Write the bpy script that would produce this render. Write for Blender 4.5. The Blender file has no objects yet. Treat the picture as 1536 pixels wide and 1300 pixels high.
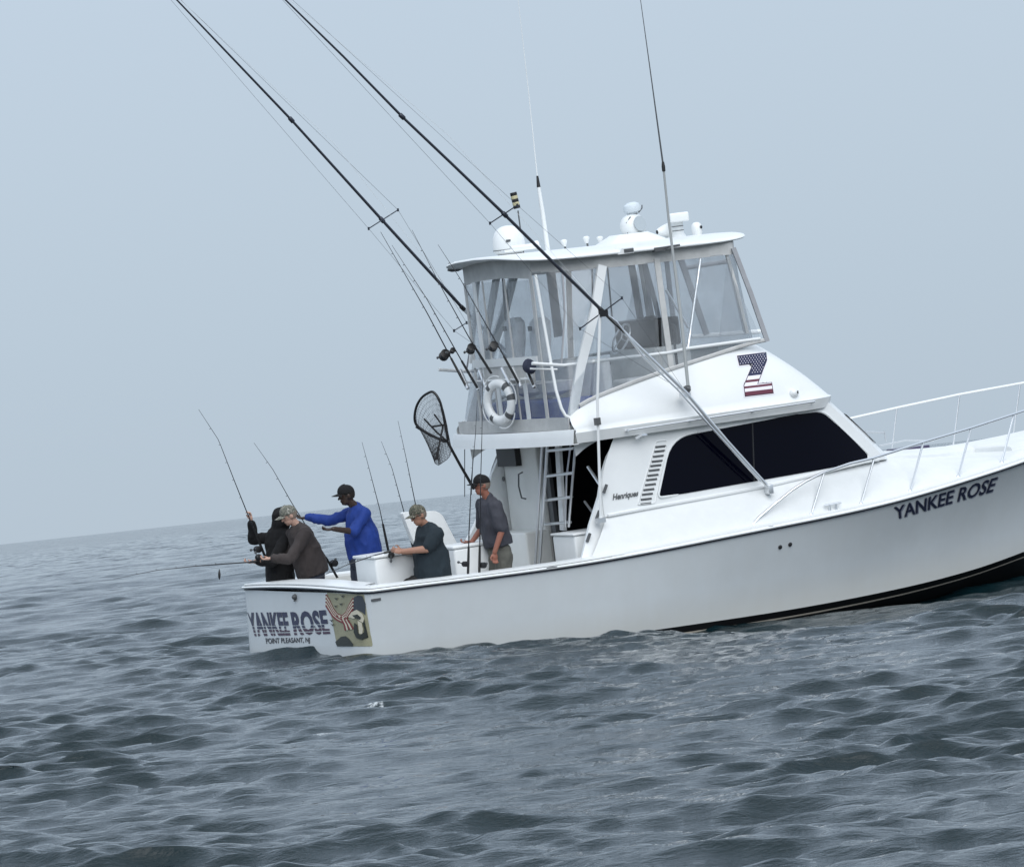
import bpy, math, random
import numpy as np
from mathutils import Vector, Matrix, noise
from mathutils.bvhtree import BVHTree
random.seed(4); rng = np.random.default_rng(11)
S = bpy.context.scene; COL = S.collection
# ------------------------------------------------------------------ camera
F = 7500.0; CX, CY = 768.0, 650.0; CAMH = 1.75          # focal length and centre in photograph pixels, eye height in metres
ROLL = math.radians(6.14); PIT = math.asin(81.9 / F)
PSI, TH, PH = math.radians(25.5), math.radians(2.0), math.radians(2.3)   # heading, bow-up trim, heel of the boat
A = np.array
R0 = A([1, 0, 0.]); FW = A([0, math.cos(PIT), math.sin(PIT)]); U0 = A([0, -math.sin(PIT), math.cos(PIT)])
RC = math.cos(ROLL) * R0 - math.sin(ROLL) * U0; UC = math.sin(ROLL) * R0 + math.cos(ROLL) * U0
CAM = A([0, 0, CAMH])
cam = bpy.data.cameras.new('camera'); co = bpy.data.objects.new('camera', cam); COL.objects.link(co)
cam.sensor_width = 36; cam.sensor_fit = 'HORIZONTAL'; cam.lens = 36 * F / 1536
cam.clip_start = 0.5; cam.clip_end = 40000
M = Matrix((RC, UC, -FW)).transposed().to_4x4(); M.translation = Vector(CAM)
co.matrix_world = M; S.camera = co
# ------------------------------------------------------------------ world, sun, exposure
SUN_EL, SUN_AZ = math.radians(42), math.radians(166)     # azimuth clockwise from the view direction
w = bpy.data.worlds.new('World'); S.world = w; w.use_nodes = True
nt = w.node_tree; N = nt.nodes; K = nt.links; N.clear()
out = N.new('ShaderNodeOutputWorld'); bg = N.new('ShaderNodeBackground'); bg.inputs['Strength'].default_value = 0.075
sky = N.new('ShaderNodeTexSky'); sky.sky_type = 'NISHITA'; sky.sun_disc = False
sky.sun_elevation = SUN_EL; sky.sun_rotation = SUN_AZ; sky.dust_density = 3.0; sky.air_density = 1.0
tc = N.new('ShaderNodeTexCoord'); sx = N.new('ShaderNodeSeparateXYZ'); cr = N.new('ShaderNodeValToRGB')
K.new(tc.outputs['Generated'], sx.inputs[0]); K.new(sx.outputs['Z'], cr.inputs[0])
e = cr.color_ramp.elements                               # cloud deck: even and pale, brighter overhead
e[0].position = 0.0; e[0].color = (5.05, 6.03, 7.0, 1)
e[1].position = 1.0; e[1].color = (11.5, 12.2, 13, 1)
for p, c in ((0.035, (5.15, 6.22, 7.3, 1)), (0.10, (5.5, 6.57, 7.75, 1)), (0.30, (7.0, 8.4, 10.2, 1)), (0.70, (7.2, 8.5, 10.2, 1))):
    q = e.new(p); q.color = c
mx = N.new('ShaderNodeMix'); mx.data_type = 'RGBA'; mx.inputs[0].default_value = 0.92
K.new(sky.outputs[0], mx.inputs[6]); K.new(cr.outputs[0], mx.inputs[7])
K.new(mx.outputs[2], bg.inputs[0]); K.new(bg.outputs[0], out.inputs[0])
sl = bpy.data.lights.new('sun', 'SUN'); sl.energy = 1.5; sl.angle = math.radians(60); sl.color = (1, 0.993, 0.98)
so = bpy.data.objects.new('sun', sl); COL.objects.link(so)
sd = Vector((math.sin(SUN_AZ) * math.cos(SUN_EL), math.cos(SUN_AZ) * math.cos(SUN_EL), math.sin(SUN_EL)))
so.rotation_euler = sd.to_track_quat('Z', 'Y').to_euler(); so.location = (0, 0, 30)
S.view_settings.view_transform = 'Standard'; S.view_settings.look = 'None'
S.view_settings.exposure = 0.415; S.view_settings.gamma = 1.0; S.view_settings.use_curve_mapping = False
S.cycles.max_bounces = 8; S.cycles.transparent_max_bounces = 16; S.cycles.volume_bounces = 0
# ------------------------------------------------------------------ boat frame: x forward, y to port, z up
def rx(a): c, s = math.cos(a), math.sin(a); return A([[1, 0, 0], [0, c, -s], [0, s, c]])
def ry(a): c, s = math.cos(a), math.sin(a); return A([[c, 0, s], [0, 1, 0], [-s, 0, c]])
def rz(a): c, s = math.cos(a), math.sin(a); return A([[c, -s, 0], [s, c, 0], [0, 0, 1]])
RB = rz(PSI) @ ry(-TH) @ rx(PH)
def dirw(px, py): return FW + RC * (px - CX) / F - UC * (py - CY) / F
RB = RB @ np.diag([1.02, 1, 1]); RI = np.linalg.inv(RB)
TB = CAM + dirw(545, 889) * 60 - RB @ A([0, -1.93, 0.9])
OL = RI @ (CAM - TB)
MB4 = Matrix(RB).to_4x4(); MB4.translation = Vector(TB)
def L(px, py, x=None, y=None, z=None):                    # measured point: a sight line met with a plane of the boat
    d = RI @ dirw(px, py)
    i, v = (0, x) if x is not None else (1, y) if y is not None else (2, z)
    return OL + d * ((v - OL[i]) / d[i])
def LP(px, py, p0, n):
    d = RI @ dirw(px, py); n = A(n, ) * 1.0
    return OL + d * (((A(p0) - OL) @ n) / (d @ n))
def ip(xs, tab):
    t = A(tab, dtype=float); return np.interp(xs, t[:, 0], t[:, 1])
def sm(x, tab):                                           # smooth interpolation (Catmull-Rom through the table)
    t = tab; n = len(t)
    if x <= t[0][0]: return t[0][1]
    if x >= t[-1][0]: return t[-1][1]
    i = max(k for k in range(n - 1) if t[k][0] <= x)
    x0, y0 = t[i]; x1, y1 = t[i + 1]; h = x1 - x0
    m0 = (y1 - t[i - 1][1]) / (x1 - t[i - 1][0]) if i > 0 else (y1 - y0) / h
    m1 = (t[i + 2][1] - y0) / (t[i + 2][0] - x0) if i + 2 < n else (y1 - y0) / h
    u = (x - x0) / h
    return (2*u**3-3*u*u+1)*y0 + (u**3-2*u*u+u)*h*m0 + (3*u*u-2*u**3)*y1 + (u**3-u*u)*h*m1
# ------------------------------------------------------------------ materials
def mat(name, col, rough=0.5, metal=0.0, spec=0.5, var=0.0, vscale=3.0, bump=0.0, bscale=40.0, coat=0.0, alpha=1.0):
    m = bpy.data.materials.new(name); m.use_nodes = True; n = m.node_tree.nodes; l = m.node_tree.links
    b = n['Principled BSDF']; b.inputs['Base Color'].default_value = (*col, 1); b.inputs['Roughness'].default_value = rough
    b.inputs['Metallic'].default_value = metal; b.inputs['Specular IOR Level'].default_value = spec
    b.inputs['Coat Weight'].default_value = coat; b.inputs['Alpha'].default_value = alpha
    if var or bump:
        t = n.new('ShaderNodeTexCoord')
    if var:
        z = n.new('ShaderNodeTexNoise'); z.inputs['Scale'].default_value = vscale; z.inputs['Detail'].default_value = 6; z.inputs['Roughness'].default_value = .65
        l.new(t.outputs['Object'], z.inputs['Vector'])
        mp = n.new('ShaderNodeMapRange'); mp.inputs[1].default_value = .3; mp.inputs[2].default_value = .7
        mp.inputs[3].default_value = 1 - var; mp.inputs[4].default_value = 1 + var * .4
        l.new(z.outputs['Fac'], mp.inputs[0])
        v = n.new('ShaderNodeMix'); v.data_type = 'RGBA'; v.blend_type = 'MULTIPLY'; v.inputs[0].default_value = 1
        v.inputs[6].default_value = (*col, 1); l.new(mp.outputs[0], v.inputs[7]); l.new(v.outputs[2], b.inputs['Base Color'])
    if bump:
        z2 = n.new('ShaderNodeTexNoise'); z2.inputs['Scale'].default_value = bscale; z2.inputs['Detail'].default_value = 4
        l.new(t.outputs['Object'], z2.inputs['Vector'])
        bp = n.new('ShaderNodeBump'); bp.inputs['Strength'].default_value = bump; bp.inputs['Distance'].default_value = .02
        l.new(z2.outputs['Fac'], bp.inputs['Height']); l.new(bp.outputs[0], b.inputs['Normal'])
    return m
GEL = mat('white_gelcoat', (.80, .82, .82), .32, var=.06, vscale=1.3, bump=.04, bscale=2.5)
GEL2 = mat('cream_gelcoat', (.70, .71, .69), .4, var=.08, vscale=2.0)
DECK = mat('white_nonskid', (.74, .76, .76), .6, var=.05, vscale=5)
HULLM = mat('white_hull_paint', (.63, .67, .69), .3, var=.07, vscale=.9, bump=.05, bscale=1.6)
BOTM = mat('black_bottom_paint', (.006, .006, .007), .5, var=.3, vscale=6)
STRP = mat('cream_boot_stripe', (.62, .56, .47), .5, var=.15, vscale=8)
RUB = mat('dark_rub_rubber', (.035, .038, .06), .5)
GLS = mat('tinted_window_glass', (.0008, .001, .005), .05, spec=.10)
DARK = mat('dark_interior', (.010, .010, .012), .8)
SS = mat('stainless_steel', (.74, .76, .78), .28, metal=.8)
ALU = mat('anodised_aluminium', (.33, .35, .38), .35, metal=.7)
DALU = mat('dark_aluminium', (.045, .05, .065), .35, metal=.5)
WPIPE = mat('white_painted_tube', (.78, .80, .80), .3)
CANV = mat('grey_white_canvas', (.58, .585, .575), .85, var=.14, vscale=7, bump=.3, bscale=9)
CANV2 = mat('grey_webbing', (.36, .37, .39), .85, var=.12, vscale=5)
CUSH = mat('pale_grey_seat_cover', (.78, .80, .81), .8, var=.15, vscale=6, bump=.3, bscale=8)
BLUEC = mat('blue_cushion', (.02, .06, .30), .7, var=.2)
BLK = mat('black_plastic', (.008, .008, .009), .4)
GRYP = mat('grey_plastic', (.09, .095, .1), .5)
ROD = mat('black_graphite_blank', (.012, .012, .015), .3)
NETM = mat('dark_net_cord', (.02, .02, .022), .8)
WPL = mat('white_plastic', (.80, .82, .82), .35, var=.05)
SKIN = mat('skin', (.36, .19, .13), .5, var=.1, vscale=14)
SKINP = mat('pale_skin', (.50, .31, .24), .5, var=.1, vscale=14)
SKIND = mat('dark_brown_skin', (.035, .018, .012), .45, var=.1, vscale=14)
def stain(m):                                            # scum line above the water and faint runs down the topsides
    n = m.node_tree.nodes; l = m.node_tree.links; b = n['Principled BSDF']; src = b.inputs['Base Color'].links[0].from_socket
    t = n.new('ShaderNodeTexCoord'); x = n.new('ShaderNodeSeparateXYZ'); l.new(t.outputs['Object'], x.inputs[0])
    z = n.new('ShaderNodeMapRange'); z.inputs[1].default_value = .30; z.inputs[2].default_value = -.05; l.new(x.outputs['Z'], z.inputs[0])
    mp = n.new('ShaderNodeMapping'); mp.inputs['Scale'].default_value = (2.2, 2.2, .35); ns = n.new('ShaderNodeTexNoise'); ns.inputs['Scale'].default_value = 3; ns.inputs['Detail'].default_value = 6; l.new(t.outputs['Object'], mp.inputs[0]); l.new(mp.outputs[0], ns.inputs['Vector'])
    r = n.new('ShaderNodeMapRange'); r.inputs[1].default_value = .35; r.inputs[2].default_value = .75; l.new(ns.outputs['Fac'], r.inputs[0])
    a = n.new('ShaderNodeMath'); a.operation = 'MULTIPLY_ADD'; a.inputs[1].default_value = .5; l.new(z.outputs[0], a.inputs[0]); q = n.new('ShaderNodeMath'); q.operation = 'MULTIPLY'; q.inputs[1].default_value = .09; l.new(r.outputs[0], q.inputs[0]); l.new(q.outputs[0], a.inputs[2])
    v = n.new('ShaderNodeMix'); v.data_type = 'RGBA'; l.new(a.outputs[0], v.inputs[0]); l.new(src, v.inputs[6]); v.inputs[7].default_value = (.55, .54, .49, 1); l.new(v.outputs[2], b.inputs['Base Color'])
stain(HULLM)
def clear_vinyl():
    m = bpy.data.materials.new('clear_vinyl'); m.use_nodes = True; n = m.node_tree.nodes; l = m.node_tree.links
    b = n['Principled BSDF']; o = n['Material Output']; b.inputs['Base Color'].default_value = (.60, .63, .65, 1); b.inputs['Roughness'].default_value = .35
    tr = n.new('ShaderNodeBsdfTransparent'); tr.inputs[0].default_value = (.93, .94, .95, 1)
    gl = n.new('ShaderNodeBsdfGlossy'); gl.inputs['Roughness'].default_value = .06
    t = n.new('ShaderNodeTexCoord'); z = n.new('ShaderNodeTexNoise'); z.inputs['Scale'].default_value = 1.6; z.inputs['Detail'].default_value = 5; z.inputs['Distortion'].default_value = 1.5
    l.new(t.outputs['Object'], z.inputs['Vector'])
    mp = n.new('ShaderNodeMapRange'); mp.inputs[1].default_value = .35; mp.inputs[2].default_value = .75; mp.inputs[3].default_value = .07; mp.inputs[4].default_value = .19
    l.new(z.outputs['Fac'], mp.inputs[0])
    m1 = n.new('ShaderNodeMixShader'); l.new(mp.outputs[0], m1.inputs[0]); l.new(tr.outputs[0], m1.inputs[1]); l.new(b.outputs[0], m1.inputs[2])
    bp = n.new('ShaderNodeBump'); bp.inputs['Strength'].default_value = .5; bp.inputs['Distance'].default_value = .03; l.new(z.outputs['Fac'], bp.inputs['Height']); l.new(bp.outputs[0], gl.inputs['Normal'])
    lw = n.new('ShaderNodeLayerWeight'); lw.inputs[0].default_value = .5; pw = n.new('ShaderNodeMath'); pw.operation = 'POWER'; pw.inputs[1].default_value = 4.0
    fr = n.new('ShaderNodeMath'); fr.operation = 'MULTIPLY_ADD'; fr.inputs[1].default_value = .45; fr.inputs[2].default_value = .02
    l.new(lw.outputs['Facing'], pw.inputs[0]); l.new(pw.outputs[0], fr.inputs[0])
    m2 = n.new('ShaderNodeMixShader'); l.new(fr.outputs[0], m2.inputs[0]); l.new(m1.outputs[0], m2.inputs[1]); l.new(gl.outputs[0], m2.inputs[2])
    l.new(m2.outputs[0], o.inputs[0]); return m
VINYL = clear_vinyl()
# ------------------------------------------------------------------ mesh helpers
class MB:
    def __init__(s): s.v = []; s.f = []
    def add(s, v, f):
        b = len(s.v); s.v += [tuple(map(float, p)) for p in v]; s.f += [tuple(i + b for i in q) for q in f]; return s
    def box(s, c, d, R=None):
        c = A(c, dtype=float); d = A(d, dtype=float) / 2; v = []
        for i in (-1, 1):
            for j in (-1, 1):
                for k in (-1, 1):
                    p = A([i, j, k]) * d
                    v.append(c + (R @ p if R is not None else p))
        return s.add(v, [(0, 1, 3, 2), (4, 6, 7, 5), (0, 4, 5, 1), (2, 3, 7, 6), (0, 2, 6, 4), (1, 5, 7, 3)])
    def tube(s, pts, r, n=8, caps=True, flat=1.0, up=None):
        pts = [A(p, dtype=float) for p in pts]; m = len(pts)
        rs = r if hasattr(r, '__len__') else [r] * m
        v = []; pv = None
        for i in range(m):
            t = pts[min(i + 1, m - 1)] - pts[max(i - 1, 0)]; t /= (np.linalg.norm(t) + 1e-12)
            if pv is None:
                u = A(up if up is not None else ([0, 0, 1] if abs(t[2]) < .9 else [1, 0, 0]), dtype=float)
            else: u = pv
            u = u - t * (u @ t); u /= (np.linalg.norm(u) + 1e-12); pv = u; q = np.cross(t, u)
            for k in range(n):
                a = 2 * math.pi * k / n
                v.append(pts[i] + u * math.cos(a) * rs[i] + q * math.sin(a) * rs[i] * flat)
        f = [(i*n+k, i*n+(k+1) % n, (i+1)*n+(k+1) % n, (i+1)*n+k) for i in range(m-1) for k in range(n)]
        if caps: f += [tuple(range(n-1, -1, -1)), tuple(range((m-1)*n, m*n))]
        return s.add(v, f)
    def grid(s, P, flip=False, close=False):
        P = [list(r) for r in P]; nr, nc = len(P), len(P[0]); v = [p for r in P for p in r]; f = []
        for i in range(nr - 1):
            for j in range(nc if close else nc - 1):
                q = (i*nc+j, i*nc+(j+1) % nc, (i+1)*nc+(j+1) % nc, (i+1)*nc+j); f.append(q[::-1] if flip else q)
        return s.add(v, f)
    def lathe(s, c, prof, n=20, ax=(0, 0, 1), sq=1.0):
        c = A(c, dtype=float); ax = A(ax, dtype=float); ax /= np.linalg.norm(ax)
        u = np.cross(ax, [0, 1, 0] if abs(ax[1]) < .9 else [1, 0, 0]); u /= np.linalg.norm(u); q = np.cross(ax, u); v = []
        for r, h in prof:
            for k in range(n):
                a = 2*math.pi*k/n; v.append(c + ax*h + u*r*math.cos(a) + q*r*sq*math.sin(a))
        m = len(prof); f = [(i*n+k, i*n+(k+1) % n, (i+1)*n+(k+1) % n, (i+1)*n+k) for i in range(m-1) for k in range(n)]
        f += [tuple(range(n-1, -1, -1)), tuple(range((m-1)*n, m*n))]
        return s.add(v, f)
    def sheet(s, P, th, nrm=None):                        # grid of points given real thickness along its normals
        P = A([[p for p in r] for r in P], dtype=float); nr, nc = P.shape[:2]
        du = np.gradient(P, axis=0); dv = np.gradient(P, axis=1); n = np.cross(du, dv); n /= (np.linalg.norm(n, axis=2, keepdims=True) + 1e-12)
        if nrm is not None and (n.mean((0, 1)) @ A(nrm)) < 0: n = -n
        Q = P - n * th; b = len(s.v)
        s.v += [tuple(p) for p in P.reshape(-1, 3)] + [tuple(p) for p in Q.reshape(-1, 3)]; o = nr * nc
        for i in range(nr-1):
            for j in range(nc-1):
                a, c_, d, e_ = b+i*nc+j, b+i*nc+j+1, b+(i+1)*nc+j+1, b+(i+1)*nc+j
                s.f.append((a, c_, d, e_)); s.f.append((e_+o, d+o, c_+o, a+o))
        bd = [(0, j) for j in range(nc)] + [(i, nc-1) for i in range(1, nr)] + [(nr-1, j) for j in range(nc-2, -1, -1)] + [(i, 0) for i in range(nr-2, 0, -1)]
        for k in range(len(bd)):
            a = b+bd[k][0]*nc+bd[k][1]; c_ = b+bd[(k+1) % len(bd)][0]*nc+bd[(k+1) % len(bd)][1]; s.f.append((a, a+o, c_+o, c_))
        return s
    def prism(s, poly, dv):                               # polygon and its copy moved by dv
        n = len(poly); dv = A(dv, dtype=float)
        return s.add([A(p) for p in poly] + [A(p) + dv for p in poly],
                     [tuple(range(n)), tuple(range(2*n-1, n-1, -1))] + [(i, i+n, (i+1) % n+n, (i+1) % n) for i in range(n)])
def fixn(me):
    import bmesh
    bm = bmesh.new(); bm.from_mesh(me); bmesh.ops.recalc_face_normals(bm, faces=bm.faces); bm.to_mesh(me); bm.free()
def link(name, me, m, parent=None, smooth=True, ang=40):
    o = bpy.data.objects.new(name, me); COL.objects.link(o)
    if m is not None and not me.materials: me.materials.append(m)
    if smooth:
        me.polygons.foreach_set('use_smooth', [True] * len(me.polygons)); me.set_sharp_from_angle(angle=math.radians(ang))
    if parent is not None: o.parent = parent
    return o
def obj(name, mb, m, parent=None, smooth=True, ang=40, bevel=0.0, fix=True):
    me = bpy.data.meshes.new(name); me.from_pydata(mb.v, [], mb.f); me.update()
    if fix: fixn(me)
    if bevel:
        t = bpy.data.objects.new('t', me); COL.objects.link(t); b = t.modifiers.new('b', 'BEVEL'); b.width = bevel; b.segments = 3; b.limit_method = 'ANGLE'
        dg = bpy.context.evaluated_depsgraph_get(); m2 = bpy.data.meshes.new_from_object(t.evaluated_get(dg)); bpy.data.objects.remove(t); m2.name = name; me = m2
    return link(name, me, m, parent, smooth, ang)
def tag(o, label=None, cat=None, group=None, kind=None):
    for k, v in (('label', label), ('category', cat), ('group', group), ('kind', kind)):
        if v: o[k] = v
    return o
OFF = {}
def thing(name, label, cat, loc, group=None):             # Empty standing in the boat's frame, base at loc
    o = bpy.data.objects.new(name, None); COL.objects.link(o); o.empty_display_size = .1
    o.matrix_world = MB4 @ Matrix.Translation(Vector(loc)); OFF[o.name] = A(loc, dtype=float)
    return tag(o, label, cat, group)
def part(name, mb, m, root, **k):                         # mesh given in boat coordinates, child of a thing with its own origin
    off = OFF.get(root.name, A([0, 0, 0.]))
    mb.v = [tuple(A(p) - off) for p in mb.v]
    o = obj(name, mb, m, None, **k); o.parent = root; OFF[o.name] = off; return o
boat = bpy.data.objects.new('fishing_boat', None); COL.objects.link(boat); boat.matrix_world = MB4
tag(boat, 'large white sport fishing boat with flybridge and long black side window', 'boat')
# ================================================================== HULL
YS = [(0, 1.955), (2.8, 2.05), (5.07, 2.10), (7.15, 1.95), (8.3, 1.72), (9.4, 1.42), (10.5, .95), (11.3, .5), (12.0, .05)]
ZS = [(0, .90), (2.8, .845), (5.07, .915), (7.15, 1.0), (9.38, 1.21), (11, 1.42), (12.0, 1.56)]
YW = [(0, 1.83), (3.3, 1.92), (5.7, 1.76), (7.5, 1.42), (8.8, 1.08), (9.8, .74), (10.6, .38), (11.25, .04)]
ZW = [(0, -.10), (3.3, -.10), (5.7, -.14), (7.5, -.13), (8.8, -.07), (10, .05), (11.25, .16)]   # top of the black band
YC = [(0, 1.74), (3.3, 1.78), (5.7, 1.55), (7.5, 1.15), (8.8, .78), (9.8, .45), (10.5, .18), (11.0, .02)]
ZC = [(0, -.42), (5.7, -.42), (8.8, -.30), (10, -.2), (11.0, -.08)]
ZK = [(0, -.75), (7, -.8), (9, -.66), (10, -.45), (10.8, -.15)]
NU = 72
def hull_rows(u):
    rows = []
    xs = .10 + (12.0 - .10) * u; s = A([xs, sm(xs, YS), sm(xs, ZS)])
    xw = .00 + (11.25 - .00) * u; wt = A([xw, sm(xw, YW), sm(xw, ZW)])
    k = 1.0 + .95 * min(1, max(0, (xs - 4) / 5))
    for i in range(9):
        t = i / 8; g = 1 - (1 - t) ** k
        rows.append(A([s[0] + (wt[0] - s[0]) * t, s[1] + (wt[1] - s[1]) * g, s[2] + (wt[2] - s[2]) * t]))
    xc = .0 + 11.0 * u; c = A([xc, sm(xc, YC), sm(xc, ZC)])
    hb = max(.05, wt[2] - c[2])
    for dz in (.085, .105): rows.append(wt + (c - wt) * min(.9, dz / hb))
    rows.append(c); xk = .02 + (10.8 - .02) * u; rows.append(A([xk, .0, sm(xk, ZK)]))
    return rows
def tr_x(y, h): return .10 * (abs(y) / h) ** 16 - .06 * (1 - (abs(y) / h) ** 2)
us = [(i / NU) for i in range(NU + 1)]
allrows = [hull_rows(u) for u in us]
mbh, mbb, mbs = MB(), MB(), MB()
for sgn in (-1, 1):
    f = A([1, sgn, 1])
    mbh.grid([[r[k] * f for k in range(9)] for r in allrows])
    mbb.grid([[r[k] * f for k in (8, 9)] for r in allrows]); mbb.grid([[r[k] * f for k in (10, 11, 12)] for r in allrows])
    mbs.grid([[r[k] * f + A([0, .004 * sgn, 0]) for k in (9, 10)] for r in allrows])
r0 = allrows[0]; yy = [math.sin(math.radians(a)) for a in range(-90, 91, 6)]
yy = sorted(set([round(-1 + 2 * i / 40, 4) for i in range(41)] + [-.985, -.97, -.96, .96, .97, .985]))
mbt = MB(); mbt.grid([[A([tr_x(y * r0[k][1], r0[k][1]) + (r0[k][0] - .10), y * r0[k][1], r0[k][2]]) for y in yy] for k in range(9)])
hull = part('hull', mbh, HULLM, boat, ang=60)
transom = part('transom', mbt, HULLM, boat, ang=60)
mbt2 = MB(); mbt2.grid([[A([tr_x(y * r0[k][1], max(r0[k][1], .01)) + (r0[k][0] - .10), y * r0[k][1], r0[k][2]]) for y in yy] for k in (8, 11)])
mbt2.add([A([.28, 1.74, -.42]), A([.28, -1.74, -.42]), r0[12]], [(0, 1, 2)])
mbb.add([], []) ; bottom = part('hull_bottom', mbb, BOTM, boat, ang=60)
part('transom_bottom', mbt2, HULLM, boat); part('boot_stripe', mbs, STRP, boat)
def bvh(*mbs_):
    v = []; f = []
    for m_ in mbs_:
        b = len(v); v += m_.v; f += [tuple(i + b for i in q) for q in m_.f]
    return BVHTree.FromPolygons([Vector(p) for p in v], f)
BH = bvh(mbh, mbt)
def hit(tree, px, py, off=.004):
    d = RI @ dirw(px, py); d /= np.linalg.norm(d)
    loc, n, i, dist = tree.ray_cast(Vector(OL), Vector(d))
    if loc is None:                                       # just off an edge: nearest point of the surface
        best = min(((tree.find_nearest(Vector(OL + d * t)), t) for t in np.arange(57, 68, .25)), key=lambda r: r[0][3]); loc, n = best[0][0], best[0][1]
    n = A(n); n = -n if n @ d > 0 else n
    return A(loc) + n * off
# sheer path right round the boat (starboard bow, transom, port bow)
def sheer_path(dy=0.0, dz=0.0, xmax=12.0):
    P = []
    for u in us[::-1]:
        s = hull_rows(u)[0]
        if s[0] <= xmax: P.append(A([s[0], -max(.0, s[1] + dy), s[2] + dz]))
    h = r0[0][1]
    for y in yy[1:-1]: P.append(A([tr_x(y * h, h) - dy * (1 if abs(y) < .95 else .5) + 0, y * (h + dy), r0[0][2] + dz + .05 * (1 - y * y)]))
    for u in us:
        s = hull_rows(u)[0]
        if s[0] <= xmax: P.append(A([s[0], max(.0, s[1] + dy), s[2] + dz]))
    return P
def ring(sections): # list of (dy,dz)
    mb = MB(); mb.grid([sheer_path(a, b) for a, b in sections], close=False); return mb
part('gunwale_rail', ring([(0, -.004), (.036, 0), (.044, .014), (.034, .028), (0.0, .032)]), GEL, boat, ang=50)
mb = MB(); mb.grid([sheer_path(a, b, 3.4) for a, b in [(0.0, .030), (.006, .034), (0.0, .041)]]); part('rail_seam', mb, RUB, boat)
part('rub_strip', ring([(.0, -.022), (.018, -.020), (.022, -.010), (.0, -.005)]), RUB, boat)
# covering board (starts at bow of cockpit) and cockpit coaming
def cb_path(dy, dz, xmax=3.45): return [p for p in sheer_path(dy, dz, xmax)]
mb = MB(); mb.grid([cb_path(.01, .038), cb_path(.01, .052), cb_path(-.01, .058), cb_path(-.2, .062), cb_path(-.36, .06), cb_path(-.385, .05), cb_path(-.39, .02)])
part('covering_board', mb, GEL, boat, ang=50)
SOLE = .24
mb = MB(); q = cb_path(-.39, .02); w_ = [A([p[0] + (.0 if abs(p[1]) > 1.3 else 0), p[1], SOLE]) for p in q]; mb.grid([q, w_])
part('cockpit_coaming', mb, GEL2, boat, ang=50)
mb = MB(); mb.add([A([.1, -1.7, SOLE]), A([3.9, -1.75, SOLE]), A([3.9, 1.75, SOLE]), A([.1, 1.7, SOLE])], [(0, 1, 2, 3)]); part('cockpit_sole', mb, DECK, boat)
# ================================================================== HOUSE
def yside(x, z): return 1.70 - .11 * (z - 1.35) - .30 * max(0, (x - 6.1) / 1.4) ** 2
BT = [L(871, 836, y=-1.72), L(905, 768, y=-1.7)]
ZCR = [(2.9, 1.33), (3.6, 1.36), (5.6, 1.42), (7.3, 1.53), (8.6, 1.42), (9.6, 1.37), (10.4, 1.42), (12, 1.62)]         # crease where the house meets the deck side
mbhs = MB()
def house_pt(s, t, sg):
    b = A([3.38 + (7.55 - 3.38) * s, 0, 0]); b[2] = sm(b[0], ZCR)
    tp = A([3.72 + (6.72 - 3.72) * s, 0, 2.36])
    bow_ = .10 * math.sin(math.pi * t) * (-1) * (1 - s) if s < .08 else 0
    p = b + (tp - b) * t; p[0] += bow_; p[1] = sg * yside(p[0], p[2]); return p
for sg in (-1, 1): mbhs.grid([[house_pt(i / 30, j / 8, sg) for j in range(9)] for i in range(31)])
# rounded front of the house
fr = []
for j in range(9):
    a = house_pt(1, j / 8, -1); row = []
    for k in range(13):
        y = -1 + 2 * k / 12; row.append(A([a[0] + .45 * (1 - abs(y) ** 2.6), y * abs(a[1]), a[2]]))
    fr.append(row)
mbf = MB(); mbf.grid(fr)
house = part('cabin_side', mbhs, GEL, boat, ang=50); part('cabin_front', mbf, GEL, boat, ang=50)
ws = MB(); ws.sheet([[fr[j][k] + A([.012, 0, .004]) for k in range(1, 12)] for j in range(2, 7)], .006); part('windshield', ws, GLS, boat)
BS = bvh(mbhs)
# deck side (sloping bulwark) + foredeck crown
SD = [(-.0, .055), (-.10, .065), (-.14, .09), (-.20, .20)]
mb = MB()
def deck_row(x, sg):
    ys, zs = sm(x, YS), sm(x, ZS); zc = sm(x, ZCR)
    yc = min(1.70 - .0 * x, ys - .22) if x < 6.1 else max(0, min(ys - .22, 1.70 - .38 * max(0, (x - 6.1) / 1.4) ** 1.5))
    yc = max(0.0, yc if x < 9.5 else ys * .75)
    pts = [A([x, ys + .004, zs + .022]), A([x, ys, zs + .055]), A([x, max(0, ys - .09), zs + .062]), A([x, max(0, ys - .12), zs + .075])]
    a = pts[-1]; b = A([x, yc, zc])
    for t in (.2, .5, .8, 1.0): pts.append(a + (b - a) * t + A([0, .015 * math.sin(math.pi * t), .02 * math.sin(math.pi * t)]))
    if x >= 7.3:
        cz = min(.10, .06 + .02 * (x - 7.3)) * (1 if x < 10 else max(0, (12 - x) / 2))
        pts.append(A([x, yc * .985, zc + .035 * min(1, (x - 7.3) * 2)]))
        for t in (.05, .25, .5, .75, 1.0): pts.append(A([x, yc * (1 - t), zc + .045 * min(1, (x - 7.3) * 2) + cz * .7 * (1 - (1 - t) ** 2)]))
    return [p * A([1, sg, 1]) for p in pts]
for sg in (-1, 1):
    xs = np.linspace(3.02, 7.2999, 34); R = [deck_row(x, sg) for x in xs]
    for r_ in R[:1]: pass
    # trim the aft end to the raked edge of the house
    R2 = []
    for i, r_ in enumerate(R):
        k = 1 - i / (len(R) - 1)
        R2.append([p + A([(p[2] - .9) * .85 * k ** 3 * 1.0, 0, 0]) for p in r_])
    mb.grid(R2); mb.grid([deck_row(x, sg) for x in np.linspace(7.3, 12.0, 40)])
part('side_deck', mb, DECK, boat, ang=35); BD = bvh(mb)
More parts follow.
